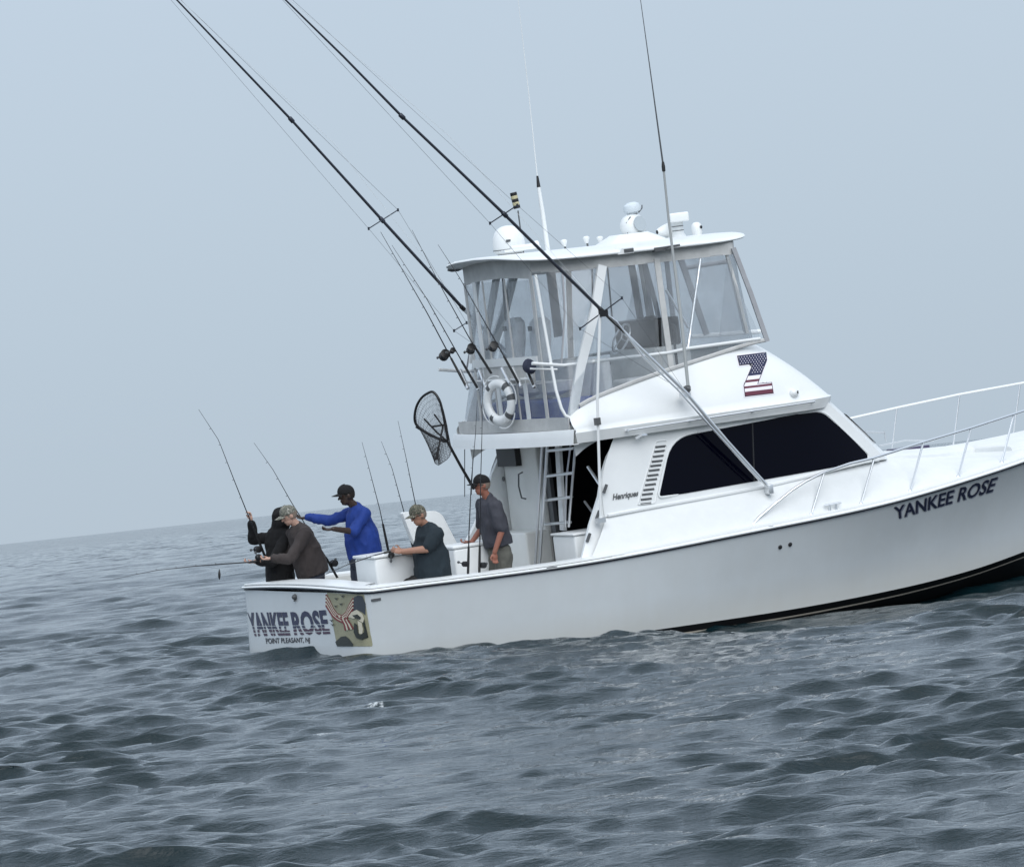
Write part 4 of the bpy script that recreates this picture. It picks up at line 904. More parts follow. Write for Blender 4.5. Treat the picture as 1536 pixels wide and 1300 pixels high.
XR = 3.0
G1 = 'fishing rods racked on the flybridge rail'
rod('long black rod leaning aft, leftmost of the rods racked on the flybridge', [L(701, 583, x=XR), L(677, 538, x=XR-.1), L(640, 468, x=XR-.25), L(571, 348, x=XR-.5)], .011, .003, (.52, 1, 1.15), group=G1)
rod('black rod in the flybridge rack just right of the leftmost one, its reel half hidden', [L(718, 585, x=XR), L(690, 537, x=XR-.1), L(640, 448, x=XR-.3), L(588, 368, x=XR-.5)], .010, .0025, (.62, 1, .6), group=G1)
rod('third rod along the flybridge rack with a reel against the pale arch leg', [L(737, 560, x=XR), L(704, 507, x=XR-.1), L(662, 431, x=XR-.3), L(618, 345, x=XR-.5)], .010, .0025, (.42, 1, 1.0), group=G1)
rod('rod crossing in front of the grey bridge seats, rising past the roof corner', [L(781, 580, x=XR), L(753, 529, x=XR-.1), L(689, 416, x=XR-.3), L(657, 367, x=XR-.4)], .011, .0025, (.62, 1, 1.0), group=G1)
r = rod('short dark rod butt with a covered reel, rightmost in the flybridge rack', [L(802, 582, x=XR), L(791, 556, x=XR-.03), L(786, 545, x=XR-.05)], .014, .012, None, guides=0, group=G1)
c = L(795, 550, x=XR-.05); m_ = MB(); m_.lathe(c + A([0, .04, 0]), [(.02, -.03), (.08, -.02), (.10, .02), (.07, .06), (.01, .07)], 14, (0.2, -1, .2)); part('reel_cover', m_, mat('navy_fabric', (.02, .025, .05), .8), r)
G2 = 'fishing rods standing in the cockpit'
rod('thin rod standing just right of the blue shirted man over the bait tank', [L(585, 838, y=.3), L(570, 765, y=.3), L(553, 700, y=.3), L(543, 663, y=.3)], .009, .002, group=G2)
rod('thin rod standing between the blue shirted man and the camouflage capped seated man', [L(620, 822, y=.7), L(605, 764, y=.7), L(588, 702, y=.7), L(572, 662, y=.7)], .009, .002, group=G2)
rod('thin rod rising directly from behind the seated man in the camouflage cap', [L(636, 815, y=.7), L(622, 750, y=.7), L(609, 686, y=.7), L(597, 631, y=.7)], .009, .002, group=G2)
G3 = 'rods standing upright on the near gunwale'
rod('left one of two upright rods before the standing man in charcoal', [L(702, 863, y=-1.80), L(703.5, 800, y=-1.80), L(707, 720, y=-1.80), L(713, 655, y=-1.80), L(716, 600, y=-1.8)], .010, .0025, (.14, 1, .62), grip=.35, group=G3)
rod('right one of two upright rods before the standing man in charcoal', [L(719, 861, y=-1.80), L(720, 800, y=-1.80), L(721, 720, y=-1.80), L(723, 650, y=-1.80), L(724, 560, y=-1.8)], .010, .0025, (.11, -1, .68), grip=.35, group=G3)
rod('long bent rod held up high by the person in the black hoodie', [L(402, 845, y=1.35), L(372, 772, y=1.35), L(352, 722, y=1.35), L(328, 660, y=1.35), L(298, 614, y=1.35)], .010, .0022, (.22, 1, .8), grip=.5)
rod('rod leaning behind the man in grey brown, its reel low at his back', [L(506, 866, y=.95), L(488, 834, y=.95), L(437, 753, y=.98), L(410, 705, y=.98), L(381, 664, y=.98)], .010, .002, (.18, -1, .8), grip=.3)
rod('rod pointed low over the sea to the left from the stern corner', [L(405, 839, y=1.1), L(372, 843, y=1.25), L(300, 848, y=1.6), L(235, 855, y=1.9), L(170, 868, y=2.2)], .011, .002, (.14, 1, .7), grip=.25)
rod('rod held level across the lap of the seated man in dark green shirt', [L(600, 823, y=-1.25), L(560, 833, y=-1.1), L(520, 847, y=-.95), L(478, 866, y=-.8)], .010, .003, (.12, -1, .7), grip=.2)
# small lure hanging in the air off the stern
c = L(329, 861, y=1.9); t_ = thing('fishing_lure', 'small dark lure hanging on a line just above the sea left of the stern', 'lure', c)
m_ = MB(); m_.lathe(c, [(.002, -.07), (.015, -.04), (.018, 0), (.008, .05), (.002, .07)], 8, (.12, 0, 1)); part('lure_body', m_, BLK, t_)
m_ = MB(); m_.tube([c + A([0, 0, .07]), L(300, 848, y=1.6)], .0015, 4); part('line', m_, GRYP, t_)
# ================================================================== LANDING NET
XN = L(672, 662, y=-1.0)[0]
hp = [(650, 588), (641, 590), (632, 597), (625, 609), (622, 624), (624, 636), (634, 645), (652, 655), (671, 662), (668, 640), (664, 618), (659, 600)]
def NP(px, py, k=0): # hoop plane tilted
    return LP(px, py, L(650, 630, y=-1.0), (.82, .55, .1))
hoop = [NP(*p) for p in hp]; b0 = L(711, 733, y=-.9)
nt_ = thing('landing_net', 'large black landing net on a long handle, raised beside the flybridge', 'landing net', b0)
cl = hoop + hoop[:1]; cl = [A([sum(w_ * cl[(i + k) % 12][j] for k, w_ in ((0, 1),)) for j in range(3)]) for i in range(12)]; 
def cr_(P, n=4):
    o = []; m3 = len(P)
    for i in range(m3):
        p0, p1, p2, p3 = P[i-1], P[i], P[(i+1) % m3], P[(i+2) % m3]
        for k in range(n):
            t = k / n; o.append(.5 * ((2*p1) + (-p0+p2)*t + (2*p0-5*p1+4*p2-p3)*t*t + (-p0+3*p1-3*p2+p3)*t**3))
    return o
HR = cr_(hoop); m_ = MB(); m_.tube(HR + HR[:1], .016, 8, caps=False); part('hoop', m_, BLK, nt_)
m_ = MB(); m_.tube([hoop[8], L(690, 697, y=-.95), b0], [.018, .018, .02], 10); part('handle', m_, BLK, nt_)
m_ = MB(); m_.tube([NP(624, 640), NP(645, 653), hoop[8]], .014, 6); m_.tube([NP(636, 628), NP(655, 648), hoop[8]], .012, 6); part('yoke', m_, BLK, nt_)
bot = L(655, 693, y=-1.25); ctr = sum(HR) / len(HR); lv = []
for k in range(11):
    t = k / 10; row = []
    for i, p in enumerate(HR):
        g = (1 - t ** 2.2); q_ = p * 1.0; tgt = bot + (p - ctr) * .12; down = A([0, 0, 0])
        q_ = p + (tgt - p) * (t ** 2.0) + A([.03, -.06, -.10]) * math.sin(math.pi * t) + A([.006, .01, 0]) * math.sin(i * 1.9 + k)
        row.append(q_)
    lv.append(row)
m_ = MB(); n_ = len(HR)
for k in range(1, 11): m_.tube(lv[k] + lv[k][:1], .0017, 3, caps=False)
for i in range(n_): m_.tube([lv[k][(i + (k % 2)) % n_] for k in range(11)], .0017, 3, caps=False)
for i in range(n_): m_.tube([lv[k][(i - (k % 2)) % n_] for k in range(11)], .0014, 3, caps=False)
part('net_mesh', m_, NETM, nt_, fix=False)['kind'] = 'stuff'
m_ = MB(); m_.tube([NP(643, 622) + A([.03, -.1, 0]), NP(655, 640) + A([.03, -.12, 0]), bot + A([0, 0, .03])], .012, 6); m_.tube([NP(644, 640) + A([0, -.08, 0]), NP(664, 637) + A([0, -.08, 0])], .012, 6); part('net_cord', m_, BLK, nt_)
# ================================================================== COCKPIT FURNITURE
c = L(584, 858, y=-.9); t_ = thing('bait_tank', 'white square bait tank between the blue shirted man and the seated man', 'bait tank', (c[0], c[1], SOLE))
t0 = L(549, 838, y=-.9); t1 = L(616, 832, y=-.9); m_ = MB(); m_.box(((t0[0]+t1[0])/2, -.85, (SOLE + t0[2]) / 2), (t1[0] - t0[0], .62, t0[2] - SOLE)); part('tank_body', m_, WPL, t_, bevel=.03)
m_ = MB(); m_.box(((t0[0]+t1[0])/2, -.85, t0[2] + .018), (t1[0] - t0[0] + .03, .65, .035)); part('tank_lid', m_, WPL, t_, bevel=.012)
t0 = L(674, 824, y=-.6); t1 = L(741, 822, y=-.6); t_ = thing('ice_chest', 'white ice chest on the cockpit floor beside the grey shirted man', 'cooler', ((t0[0]+t1[0])/2, -.55, SOLE))
m_ = MB(); m_.box(((t0[0]+t1[0])/2, -.45, (SOLE + t0[2]) / 2), (t1[0] - t0[0], .55, t0[2] - SOLE)); part('chest_body', m_, WPL, t_, bevel=.03)
m_ = MB(); m_.box(((t0[0]+t1[0])/2, -.45, t0[2] + .02), (t1[0] - t0[0] + .02, .57, .04)); part('chest_lid', m_, WPL, t_, bevel=.015)
# fighting chair
t_ = thing('fighting_chair', 'white moulded fighting chair behind the seated man in camouflage cap', 'chair', (*L(650, 830, y=.5)[:2], SOLE))
cp = [L(*q_, y=.35) for q_ in round_poly([(603, 768), (655, 766), (664, 772), (692, 826), (686, 832), (640, 834), (620, 812)], 5, 3)]
m_ = MB(); m_.prism(cp, (0, .10, 0)); part('chair_back', m_, WPL, t_, bevel=.02)
cc = L(655, 832, y=.55); m_ = MB(); m_.lathe((cc[0], .57, SOLE), [(.22, 0), (.2, .03), (.06, .06), (.06, cc[2] - SOLE)], 16); part('pedestal', m_, SS, t_)
m_ = MB(); m_.box((cc[0], .57, cc[2] + .02), (.5, .5, .06)); part('seat', m_, WPL, t_, bevel=.02)
for px0, py0, px1, py1 in ((697, 672, 697, 745), (710, 672, 707, 742)):
    tb([L(px0, py0, y=1.7), L(px1, py1, y=1.7)], .006, GRYP, 'support_wire')
# signal light on its staff, seen beyond the outrigger
c = L(773, 302, y=1.0); s_ = thing('dan_buoy_light', 'black and yellow banded marker light on a staff above the hardtop', 'marker light', roofz(L(785, 385, y=1.0)))
ax = L(770, 290, y=1.0) - L(776, 314, y=1.0); ax /= np.linalg.norm(ax)
YEL = mat('faded_yellow', (.50, .46, .28), .5)
m_ = MB(); m_.tube([roofz(L(786, 385, y=1.0)), L(777, 316, y=1.0)], .010, 6); part('staff', m_, GRYP, s_)
for k in range(5):
    m_ = MB(); m_.lathe(c + ax * (.095 - k * .042), [(.042, -.021), (.044, -.015), (.044, .015), (.042, .021)], 14, ax); part('band', m_, BLK if k % 2 == 0 else YEL, s_)
# ================================================================== PEOPLE
def caps(mb, a, b, ra, rb, n=14, flat=1.0, up=None):
    a, b = A(a, dtype=float), A(b, dtype=float); ax = b - a; Lh = np.linalg.norm(ax); ax /= Lh
    u = A(up if up is not None else ([0, 0, 1] if abs(ax[2]) < .9 else [1, 0, 0]), dtype=float); u -= ax * (u @ ax); u /= np.linalg.norm(u); q = np.cross(ax, u); rows = []
    for k in range(5): t = math.pi / 2 * k / 5; rows.append((a - ax * ra * math.cos(t), ra * math.sin(t) + 1e-4))
    for k in range(6): t = k / 5; rows.append((a + ax * Lh * t, ra + (rb - ra) * t))
    for k in range(1, 6): t = math.pi / 2 * (1 - k / 5); rows.append((b + ax * rb * math.cos(t), rb * math.sin(t) + 1e-4))
    G = [[c + u * r * math.cos(2*math.pi*j/n) + q * r * flat * math.sin(2*math.pi*j/n) for j in range(n)] for c, r in rows]
    m = len(G); mb.grid(G, close=True); base = len(mb.v) - m * n; mb.f += [tuple(base + k for k in range(n-1, -1, -1)), tuple(base + (m-1)*n + k for k in range(n))]
def ell(mb, c, R, rad, n=16):
    c = A(c, dtype=float); G = []
    for i in range(1, 10):
        t = math.pi * i / 10; G.append([c + R @ (A([math.sin(t) * math.cos(2*math.pi*j/n), math.sin(t) * math.sin(2*math.pi*j/n), math.cos(t)]) * rad) for j in range(n)])
    mb.grid(G, close=True); base = len(mb.v) - 9 * n; mb.f += [tuple(base + k for k in range(n-1, -1, -1)), tuple(base + 8*n + k for k in range(n))]
def remesh(name, mb, m, root, vox=.010, wr=0.0, smooth_it=3, wscale=9):
    off = OFF[root.name]; mb.v = [tuple(A(p) - off) for p in mb.v]
    me = bpy.data.meshes.new(name); me.from_pydata(mb.v, [], mb.f); me.update(); fixn(me)
    t = bpy.data.objects.new('t', me); COL.objects.link(t); r = t.modifiers.new('r', 'REMESH'); r.mode = 'VOXEL'; r.voxel_size = vox; r.use_smooth_shade = True
    if smooth_it: s_ = t.modifiers.new('s', 'SMOOTH'); s_.iterations = smooth_it; s_.factor = .5
    dg = bpy.context.evaluated_depsgraph_get(); m2 = bpy.data.meshes.new_from_object(t.evaluated_get(dg)); bpy.data.objects.remove(t); m2.name = name
    if wr:
        n = len(m2.vertices); co_ = np.empty(n*3); nn = np.empty(n*3); m2.vertices.foreach_get('co', co_); m2.vertices.foreach_get('normal', nn); co_ = co_.reshape(-1, 3); nn = nn.reshape(-1, 3)
        d = A([noise.noise(Vector((c[0]*wscale, c[1]*wscale, c[2]*wscale*.6))) + .5 * noise.noise(Vector((c[0]*wscale*2.3+5, c[1]*wscale*2.3, c[2]*wscale*1.3))) for c in co_]); co_ += nn * (np.abs(d) * -2 + .45)[:, None] * wr
        m2.vertices.foreach_set('co', co_.ravel()); m2.update()
    m2.materials.clear(); m2.materials.append(m)
    o = link(name, m2, m, None, True, 180); o.parent = root; OFF[o.name] = off; return o
def basis(z, f): # columns: side, forward, up
    z = A(z, dtype=float); z /= np.linalg.norm(z); f = A(f, dtype=float); f = f - z * (f @ z); f /= np.linalg.norm(f); s_ = np.cross(f, z); return np.stack([s_, f, z], axis=1)
def hand(mb, wr_, d, palm_n, curl=.9, side=1):
    """wrist, pointing direction, palm normal: palm plus four unequal curled fingers and a thumb"""
    d = A(d, dtype=float); d /= np.linalg.norm(d); B = basis(palm_n, d); s_, f_, n_ = B[:, 0] * side, B[:, 1], -B[:, 2]
    caps(mb, wr_, wr_ + f_ * .03, .026, .03, 10, .62, s_); ell(mb, wr_ + f_ * .055, np.stack([s_, f_, n_], 1), (.042, .048, .019), 12)
    for k, (o, l_) in enumerate(((-.031, .062), (-.011, .074), (.010, .070), (.030, .054))):
        p = wr_ + f_ * .092 + s_ * o; a = 0.25
        for j, q_ in enumerate((.45, .32, .25)):
            dr = f_ * math.cos(a) - n_ * -math.sin(a); e = p + dr * l_ * q_ * 1.15; caps(mb, p, e, .0098 - .0008 * j, .009 - .0008 * j, 7); p = e; a += curl
    p = wr_ + f_ * .035 + s_ * -.036; e = p + f_ * .035 - s_ * .028 + n_ * .014; caps(mb, p, e, .0125, .0105, 7); caps(mb, e, e + f_ * .03 + n_ * .016 + s_ * .006, .0105, .009, 7)
def person(label, J, face, skin_m, shirt_m, pants_m, sleeve=1.0, build=1.0, hood=None, head_up=(0, 0, 1), capm=None, hair=None, glasses=False, bill_up=0.0, shorts=False, curl=.9, belly=1.0, beard=False):
    """J: joints in the boat frame. body = one continuous mesh; clothes are its children's siblings under the thing"""
    foot = (J['foot_l'] + J['foot_r']) / 2; base = A([J['pelvis'][0], J['pelvis'][1], min(foot[2], J['pelvis'][2])]); rt = thing('person', label, 'person', base)
    hd = J['head']; Bh = basis(head_up, face); s_h, f_h, u_h = Bh[:, 0], Bh[:, 1], Bh[:, 2]
    spine = J['neck'] - J['pelvis']; sh = J['sho_r'] - J['sho_l']; shn = sh / np.linalg.norm(sh); fw = np.cross(spine / np.linalg.norm(spine), shn); fw = fw if fw @ A(face) > 0 else -fw
    Bt = basis(spine, fw); b = build
    def torso(mb, g=0.0, full=True):
        c = J['pelvis'] + spine * .70; ell(mb, c, Bt, (.185*b+g, .122*b+g, .235))
        ell(mb, J['pelvis'] + spine * .34, Bt, (.160*b*belly+g, .125*b*belly+g, .20)); 
        caps(mb, J['sho_l'], J['sho_r'], .062*b+g, .062*b+g); caps(mb, J['neck'] - spine*.08, J['neck'], .085+g, .055+g*.5)
    def pelv(mb, g=0.0): ell(mb, J['pelvis'], Bt, (.168*b+g, .130*b+g, .14+g))
    def arm(mb, s, g=0.0, upto=2.0):
        a, e, w_ = J['sho_'+s], J['elb_'+s], J['wri_'+s]
        k = min(1, upto); caps(mb, a, a + (e - a) * k, .056*b+g, (.056 + (.043 - .056) * k)*b+g)
        if upto > 1: k = upto - 1; caps(mb, e, e + (w_ - e) * k, .043*b+g, .030*b+g)
    def leg(mb, s, g=0.0, upto=2.0):
        a, e, w_ = J['hip_'+s], J['knee_'+s], J['foot_'+s] + A([0, 0, .08]); k = min(1, upto); caps(mb, a, a + (e - a) * k, .088*b+g, (.088 + (.058 - .088) * k)*b+g)
        if upto > 1: k = upto - 1; caps(mb, e, e + (w_ - e) * k, .057*b+g, .040*b+g)
    mb = MB(); torso(mb, -.018); pelv(mb)
    for s in 'lr':
        arm(mb, s); leg(mb, s); w_ = J['wri_'+s]; d = w_ - J['elb_'+s]; hand(mb, w_, J.get('hdir_'+s, d), J.get('palm_'+s, A([0, 0, -1.])), curl, 1 if s == 'r' else -1)
        fo = J['foot_'+s]; fd = A([face[0], face[1], 0.]); fd /= np.linalg.norm(fd) + 1e-9; caps(mb, fo + A([0, 0, .04]) - fd * .05, fo + A([0, 0, .03]) + fd * .13, .042, .034)
    caps(mb, J['neck'] - u_h * .02, hd - u_h * .07 - f_h * .01, .056, .052)
    ell(mb, hd + u_h * .015, Bh, (.074, .095, .108), 20); ell(mb, hd - u_h * .055 + f_h * .022, Bh, (.055, .068, .066), 16); ell(mb, hd - u_h * .088 + f_h * .062, Bh, (.024, .022, .022), 12)
    caps(mb, hd + u_h * .012 + f_h * .088, hd - u_h * .022 + f_h * .108, .010, .016, 8); ell(mb, hd - u_h * .052 + f_h * .086, Bh, (.024, .012, .006), 10); ell(mb, hd - u_h * .064 + f_h * .084, Bh, (.021, .011, .006), 10)
    ell(mb, hd + u_h * .026 + f_h * .080, Bh, (.048, .018, .010), 10)
    for sg in (-1, 1): ell(mb, hd + s_h * sg * .074 - f_h * .004 - u_h * .004, Bh, (.012, .022, .033), 10)
    remesh('body', mb, skin_m, rt, .0075, smooth_it=2)
    for sg in (-1, 1):
        m_ = MB(); ell(m_, hd + s_h * sg * .030 + f_h * .083 + u_h * .010, Bh, (.013, .010, .008), 8); part('eye', m_, BLK if glasses else GRYP, rt)
    mb = MB(); torso(mb, .024); hem = J.get('shirt_hem'); hem = hem if hem is not None else J['pelvis']
    top = J['neck'] - spine * .06; ps = [top, top + (hem - top) * .16, top + (hem - top) * .45, top + (hem - top) * .8, hem]
    mb.tube(ps, [.085, .135 * b, .165 * b * belly, .172 * b * belly, .168 * b * belly], 20, flat=1.12, up=fw)
    for s in 'lr': arm(mb, s, .026 if sleeve > 1 else .034, J.get('sleeve_'+s, sleeve))
    if hood: caps(mb, J['neck'], hd - u_h * .04 - f_h * .03, .10, .12); ell(mb, hd + u_h * .02 - f_h * .035, Bh, (.118, .118, .145), 18)
    remesh('hooded_sweatshirt' if hood else 'shirt', mb, shirt_m, rt, .011, .013, 3, 7)
    mb = MB(); pelv(mb, .014)
    for s in 'lr': leg(mb, s, .020 if not shorts else .03, .95 if shorts else 2.0)
    remesh('shorts' if shorts else 'trousers', mb, pants_m, rt, .013, .008, 2)
    for s in 'lr':
        fo = J['foot_'+s]; fd = A([face[0], face[1], 0.]); fd /= np.linalg.norm(fd); mb = MB(); caps(mb, fo + A([0, 0, .048]) - fd * .05, fo + A([0, 0, .042]) + fd * .14, .055, .044); caps(mb, fo + A([0, 0, .05]), fo + A([0, 0, .12]), .052, .055); remesh('shoe', mb, BLK, rt, .012)
    if hair is not None:
        mb = MB(); ell(mb, hd + u_h * .022 - f_h * .012, Bh, (.081, .097, .112), 18); mb2 = MB()
        mb2.v, mb2.f = mb.v, [f for f in mb.f if ((A([mb.v[i] for i in f]).mean(0) - hd) @ f_h) < .035 + .35 * ((A([mb.v[i] for i in f]).mean(0) - hd) @ u_h) and ((A([mb.v[i] for i in f]).mean(0) - hd) @ u_h) > -.055]; part('hair', mb2, hair, rt, fix=False)
    if beard is not False:
        mb = MB(); ell(mb, hd - u_h * .072 + f_h * .036, Bh, (.058, .066, .056), 14); part('beard', mb, beard, rt)
    if capm is not None:
        G = []; n = 20; cc = hd + u_h * .045
        for i in range(9):
            t = math.pi / 2 * i / 8; G.append([cc + s_h * .088 * math.cos(t) * math.cos(a) + f_h * (.108 * math.cos(t) * math.sin(a)) + u_h * (.098 * math.sin(t) + .006 * math.sin(a)) for a in np.linspace(0, 2*math.pi, n + 1)[:-1]])
        mb = MB(); mb.grid(G, close=True); mb.grid([G[0], [p - u_h * .012 for p in G[0]]], close=True); cp_ = part('cap', mb, capm, rt, ang=60)
        G = []
        for i in range(6):
            r = i / 5; row = []
            for j in range(11):
                a = -1 + 2 * j / 10; row.append(cc + s_h * (a * (.080 - .012 * r)) + f_h * (.068 + .042 * math.sqrt(max(0, 1 - a*a)) + .082 * r * math.sqrt(max(0, 1 - (a * .92) ** 2))) + u_h * (-.004 + bill_up * r * .05 - .016 * a * a - .012 * r))
            G.append(row)
        mb = MB(); mb.sheet(G, .005); part('cap_bill', mb, capm if glasses is not 2 else BLK, cp_, ang=60)
        m_ = MB(); ell(m_, cc + u_h * .099, Bh, (.008, .008, .005), 8); part('cap_button', m_, capm, cp_)
    if glasses:
        for sg in (-1, 1):
            m_ = MB(); ell(m_, hd + s_h * sg * .032 + f_h * .093 + u_h * .008, Bh, (.027, .010, .019), 12); g_ = part('sunglasses_lens', m_, BLK, rt); m_ = MB(); m_.tube([hd + s_h * sg * .058 + f_h * .086 + u_h * .014, hd + s_h * sg * .082 + f_h * .0 + u_h * .010], .0035, 5); part('sunglasses_arm', m_, BLK, g_)
    return rt
def camo(name, cols, sc):
    m = bpy.data.materials.new(name); m.use_nodes = True; n = m.node_tree.nodes; l = m.node_tree.links; b = n['Principled BSDF']; b.inputs['Roughness'].default_value = .85
    t = n.new('ShaderNodeTexCoord'); z = n.new('ShaderNodeTexNoise'); z.inputs['Scale'].default_value = sc; z.inputs['Detail'].default_value = 2; l.new(t.outputs['Object'], z.inputs['Vector'])
    r = n.new('ShaderNodeValToRGB'); r.color_ramp.interpolation = 'CONSTANT'; r.color_ramp.elements[0].color = (*cols[0], 1); r.color_ramp.elements[1].color = (*cols[1], 1); r.color_ramp.elements[1].position = .45
    for p, c in zip((.52, .60), cols[2:]): e_ = r.color_ramp.elements.new(p); e_.color = (*c, 1)
    l.new(z.outputs['Fac'], r.inputs[0]); l.new(r.outputs[0], b.inputs['Base Color']); return m
CAMO = camo('camouflage_cloth', [(.05, .055, .04), (.16, .15, .11), (.03, .03, .025), (.24, .22, .17)], 34)
CAMO2 = camo('pale_camouflage_cloth', [(.10, .11, .09), (.26, .25, .21), (.06, .065, .055), (.34, .33, .29)], 34)
HOOD = mat('black_fleece', (.004, .004, .005), .95); BRN = mat('grey_brown_cotton', (.050, .041, .040), .95, var=.15, vscale=8)
BLU = mat('royal_blue_shirt', (.004, .032, .21), .8, var=.15, vscale=8); NVY = mat('slate_work_trousers', (.035, .04, .06), .9, var=.2)
GRN = mat('dark_teal_shirt', (.012, .022, .030), .9, var=.2, vscale=8); CHAR = mat('charcoal_shirt', (.05, .052, .066), .9, var=.2, vscale=8)
OLI = mat('dark_olive_trousers', (.022, .021, .020), .9); KHA = mat('grey_khaki_shorts', (.11, .11, .095), .9, var=.2, vscale=8); BLC = mat('black_cap_cloth', (.004, .004, .005), .9)
HRG = mat('grey_hair', (.20, .16, .13), .9); HRB = mat('dark_hair', (.012, .009, .007), .9); BRD = mat('white_beard', (.45, .43, .42), .9)
UP = A([0.0, 0, 1]); LF = A([-.93, .0, 0]); LFT = A([-1., .10, 0])        # facing aft
def J_(px, py, y): return L(px, py, y=y)
def fill(J, sole=SOLE, spread=.11, fw=(0, 0, 0)):
    p = J['pelvis']; ax = J['sho_r'] - J['sho_l']; ax[2] = 0; ax /= np.linalg.norm(ax)
    for s, sg in (('l', -1), ('r', 1)):
        J.setdefault('hip_'+s, p + ax * sg * .09 + A([0, 0, -.06])); J.setdefault('foot_'+s, A([p[0], p[1], sole]) + ax * sg * spread + A(fw) * sg)
        h, f = J['hip_'+s], J['foot_'+s]; J.setdefault('knee_'+s, (h + f) / 2 + A([-.06, 0, .03]))
    return J
# blue shirt: stands mid cockpit, faces aft, one arm stretched out
y = 0.0
J = dict(pelvis=J_(541, 838, y), neck=J_(536, 760, y), head=J_(520, 743, y), sho_l=J_(528, 766, y-.02) + A([0, .20, 0]), sho_r=J_(549, 766, y) + A([0, -.17, 0]))
J['sho_l'] = J_(531, 768, .2); J['sho_r'] = J_(546, 771, -.16)
J.update(elb_l=J_(494, 781, .32), wri_l=J_(462, 776, .50), elb_r=J_(531, 797, -.24), wri_r=J_(500, 793, -.30), hdir_r=A([-1, 0, -.25]), sleeve_l=1.95, sleeve_r=1.12, shirt_hem=J_(548, 836, y))
fill(J); person('man in royal blue shirt and black cap stretching out one arm', J, LFT, SKIND, BLU, NVY, 1.9, 1.02, capm=BLC, hair=HRB, head_up=(-.10, 0, 1), belly=1.22)
# grey brown shirt, pale camouflage cap, at the transom, bent forward
y = .95
J = dict(pelvis=J_(468, 858, y), neck=J_(447, 789, y), head=J_(434, 773, y), sho_l=J_(438, 802, y + .20), sho_r=J_(458, 800, y - .17), elb_l=J_(425, 838, y + .30), wri_l=J_(402, 842, y + .26), elb_r=J_(435, 838, y - .24), wri_r=J_(408, 837, y - .12), sleeve_l=1.9, sleeve_r=1.85, shirt_hem=J_(470, 861, y))
fill(J); person('man in grey brown long sleeved shirt and pale camouflage cap at the stern', J, A([-1, .12, -.45]), SKINP, BRN, NVY, 1.9, 1.06, capm=CAMO2, hair=HRG, head_up=(-.35, 0, 1), belly=1.12)
# black hoodie
y = 1.35
J = dict(pelvis=J_(419, 856, y), neck=J_(418, 796, y), head=J_(419, 779, y), sho_l=J_(405, 806, y + .15), sho_r=J_(432, 804, y - .15), elb_l=J_(380, 809, y + .28), wri_l=J_(377, 783, y + .20), hdir_l=A([0, 0, 1.]), palm_l=A([1, 0, 0.]), elb_r=J_(408, 842, y - .22), wri_r=J_(383, 842, y - .10), sleeve_l=1.9, sleeve_r=1.8, shirt_hem=J_(421, 880, y))
fill(J); person('person in black sweatshirt with hood up raising a rod at the stern', J, A([-.45, .9, 0]), SKINP, HOOD, BLC, 1.9, 1.0, hood=True)
# seated man
y = -1.45
pv = J_(652, 862, y)
J = dict(pelvis=pv, neck=J_(641, 789, y + .02), head=J_(628, 773, y), sho_l=J_(636, 797, y + .20), sho_r=J_(654, 801, y - .16), elb_l=J_(628, 828, y + .30), wri_l=J_(600, 826, y + .16), elb_r=J_(641, 823, y - .20), wri_r=J_(604, 827, y - .02), palm_r=A([0, .9, -.4]),
  hip_l=pv + A([-.02, .12, -.03]), hip_r=pv + A([-.02, -.08, -.03]), knee_l=J_(611, 878, y + .28), knee_r=J_(613, 880, y + .14), foot_l=J_(611, 925, y + .3), foot_r=J_(622, 930, y + .15), sleeve_l=.72, sleeve_r=.78, shirt_hem=J_(651, 872, y))
for s in 'lr': J['foot_'+s][2] = SOLE
person('seated man in dark teal T-shirt, camouflage cap and sunglasses holding a rod', J, A([-1, -.15, -.25]), SKIN, GRN, OLI, .75, 1.12, capm=CAMO, hair=HRG, glasses=True, head_up=(-.25, 0, 1), belly=1.15)
# standing man in charcoal T-shirt
y = -.85
J = dict(pelvis=J_(750, 828, y), neck=J_(732, 746, y), head=J_(723, 728, y), sho_l=J_(724, 756, y + .20), sho_r=J_(743, 759, y - .17), elb_l=J_(722, 793, y + .30), wri_l=J_(708, 812, y + .34), elb_r=J_(752, 797, y - .26), wri_r=J_(742, 828, y - .24), hdir_r=A([-.1, 0, -1]), palm_r=A([0, 1, 0.]), palm_l=A([0, 0, -1.]), sleeve_l=.8, sleeve_r=.85, shirt_hem=J_(748, 818, y))
fill(J); person('standing man in charcoal T-shirt, black cap and grey khaki shorts by the cabin', J, A([-1, .1, -.1]), mat('sunburnt_skin', (.30, .12, .08), .5, var=.1, vscale=14), CHAR, KHA, .8, .98, capm=BLC, hair=HRG, glasses=True, shorts=True, belly=1.05)
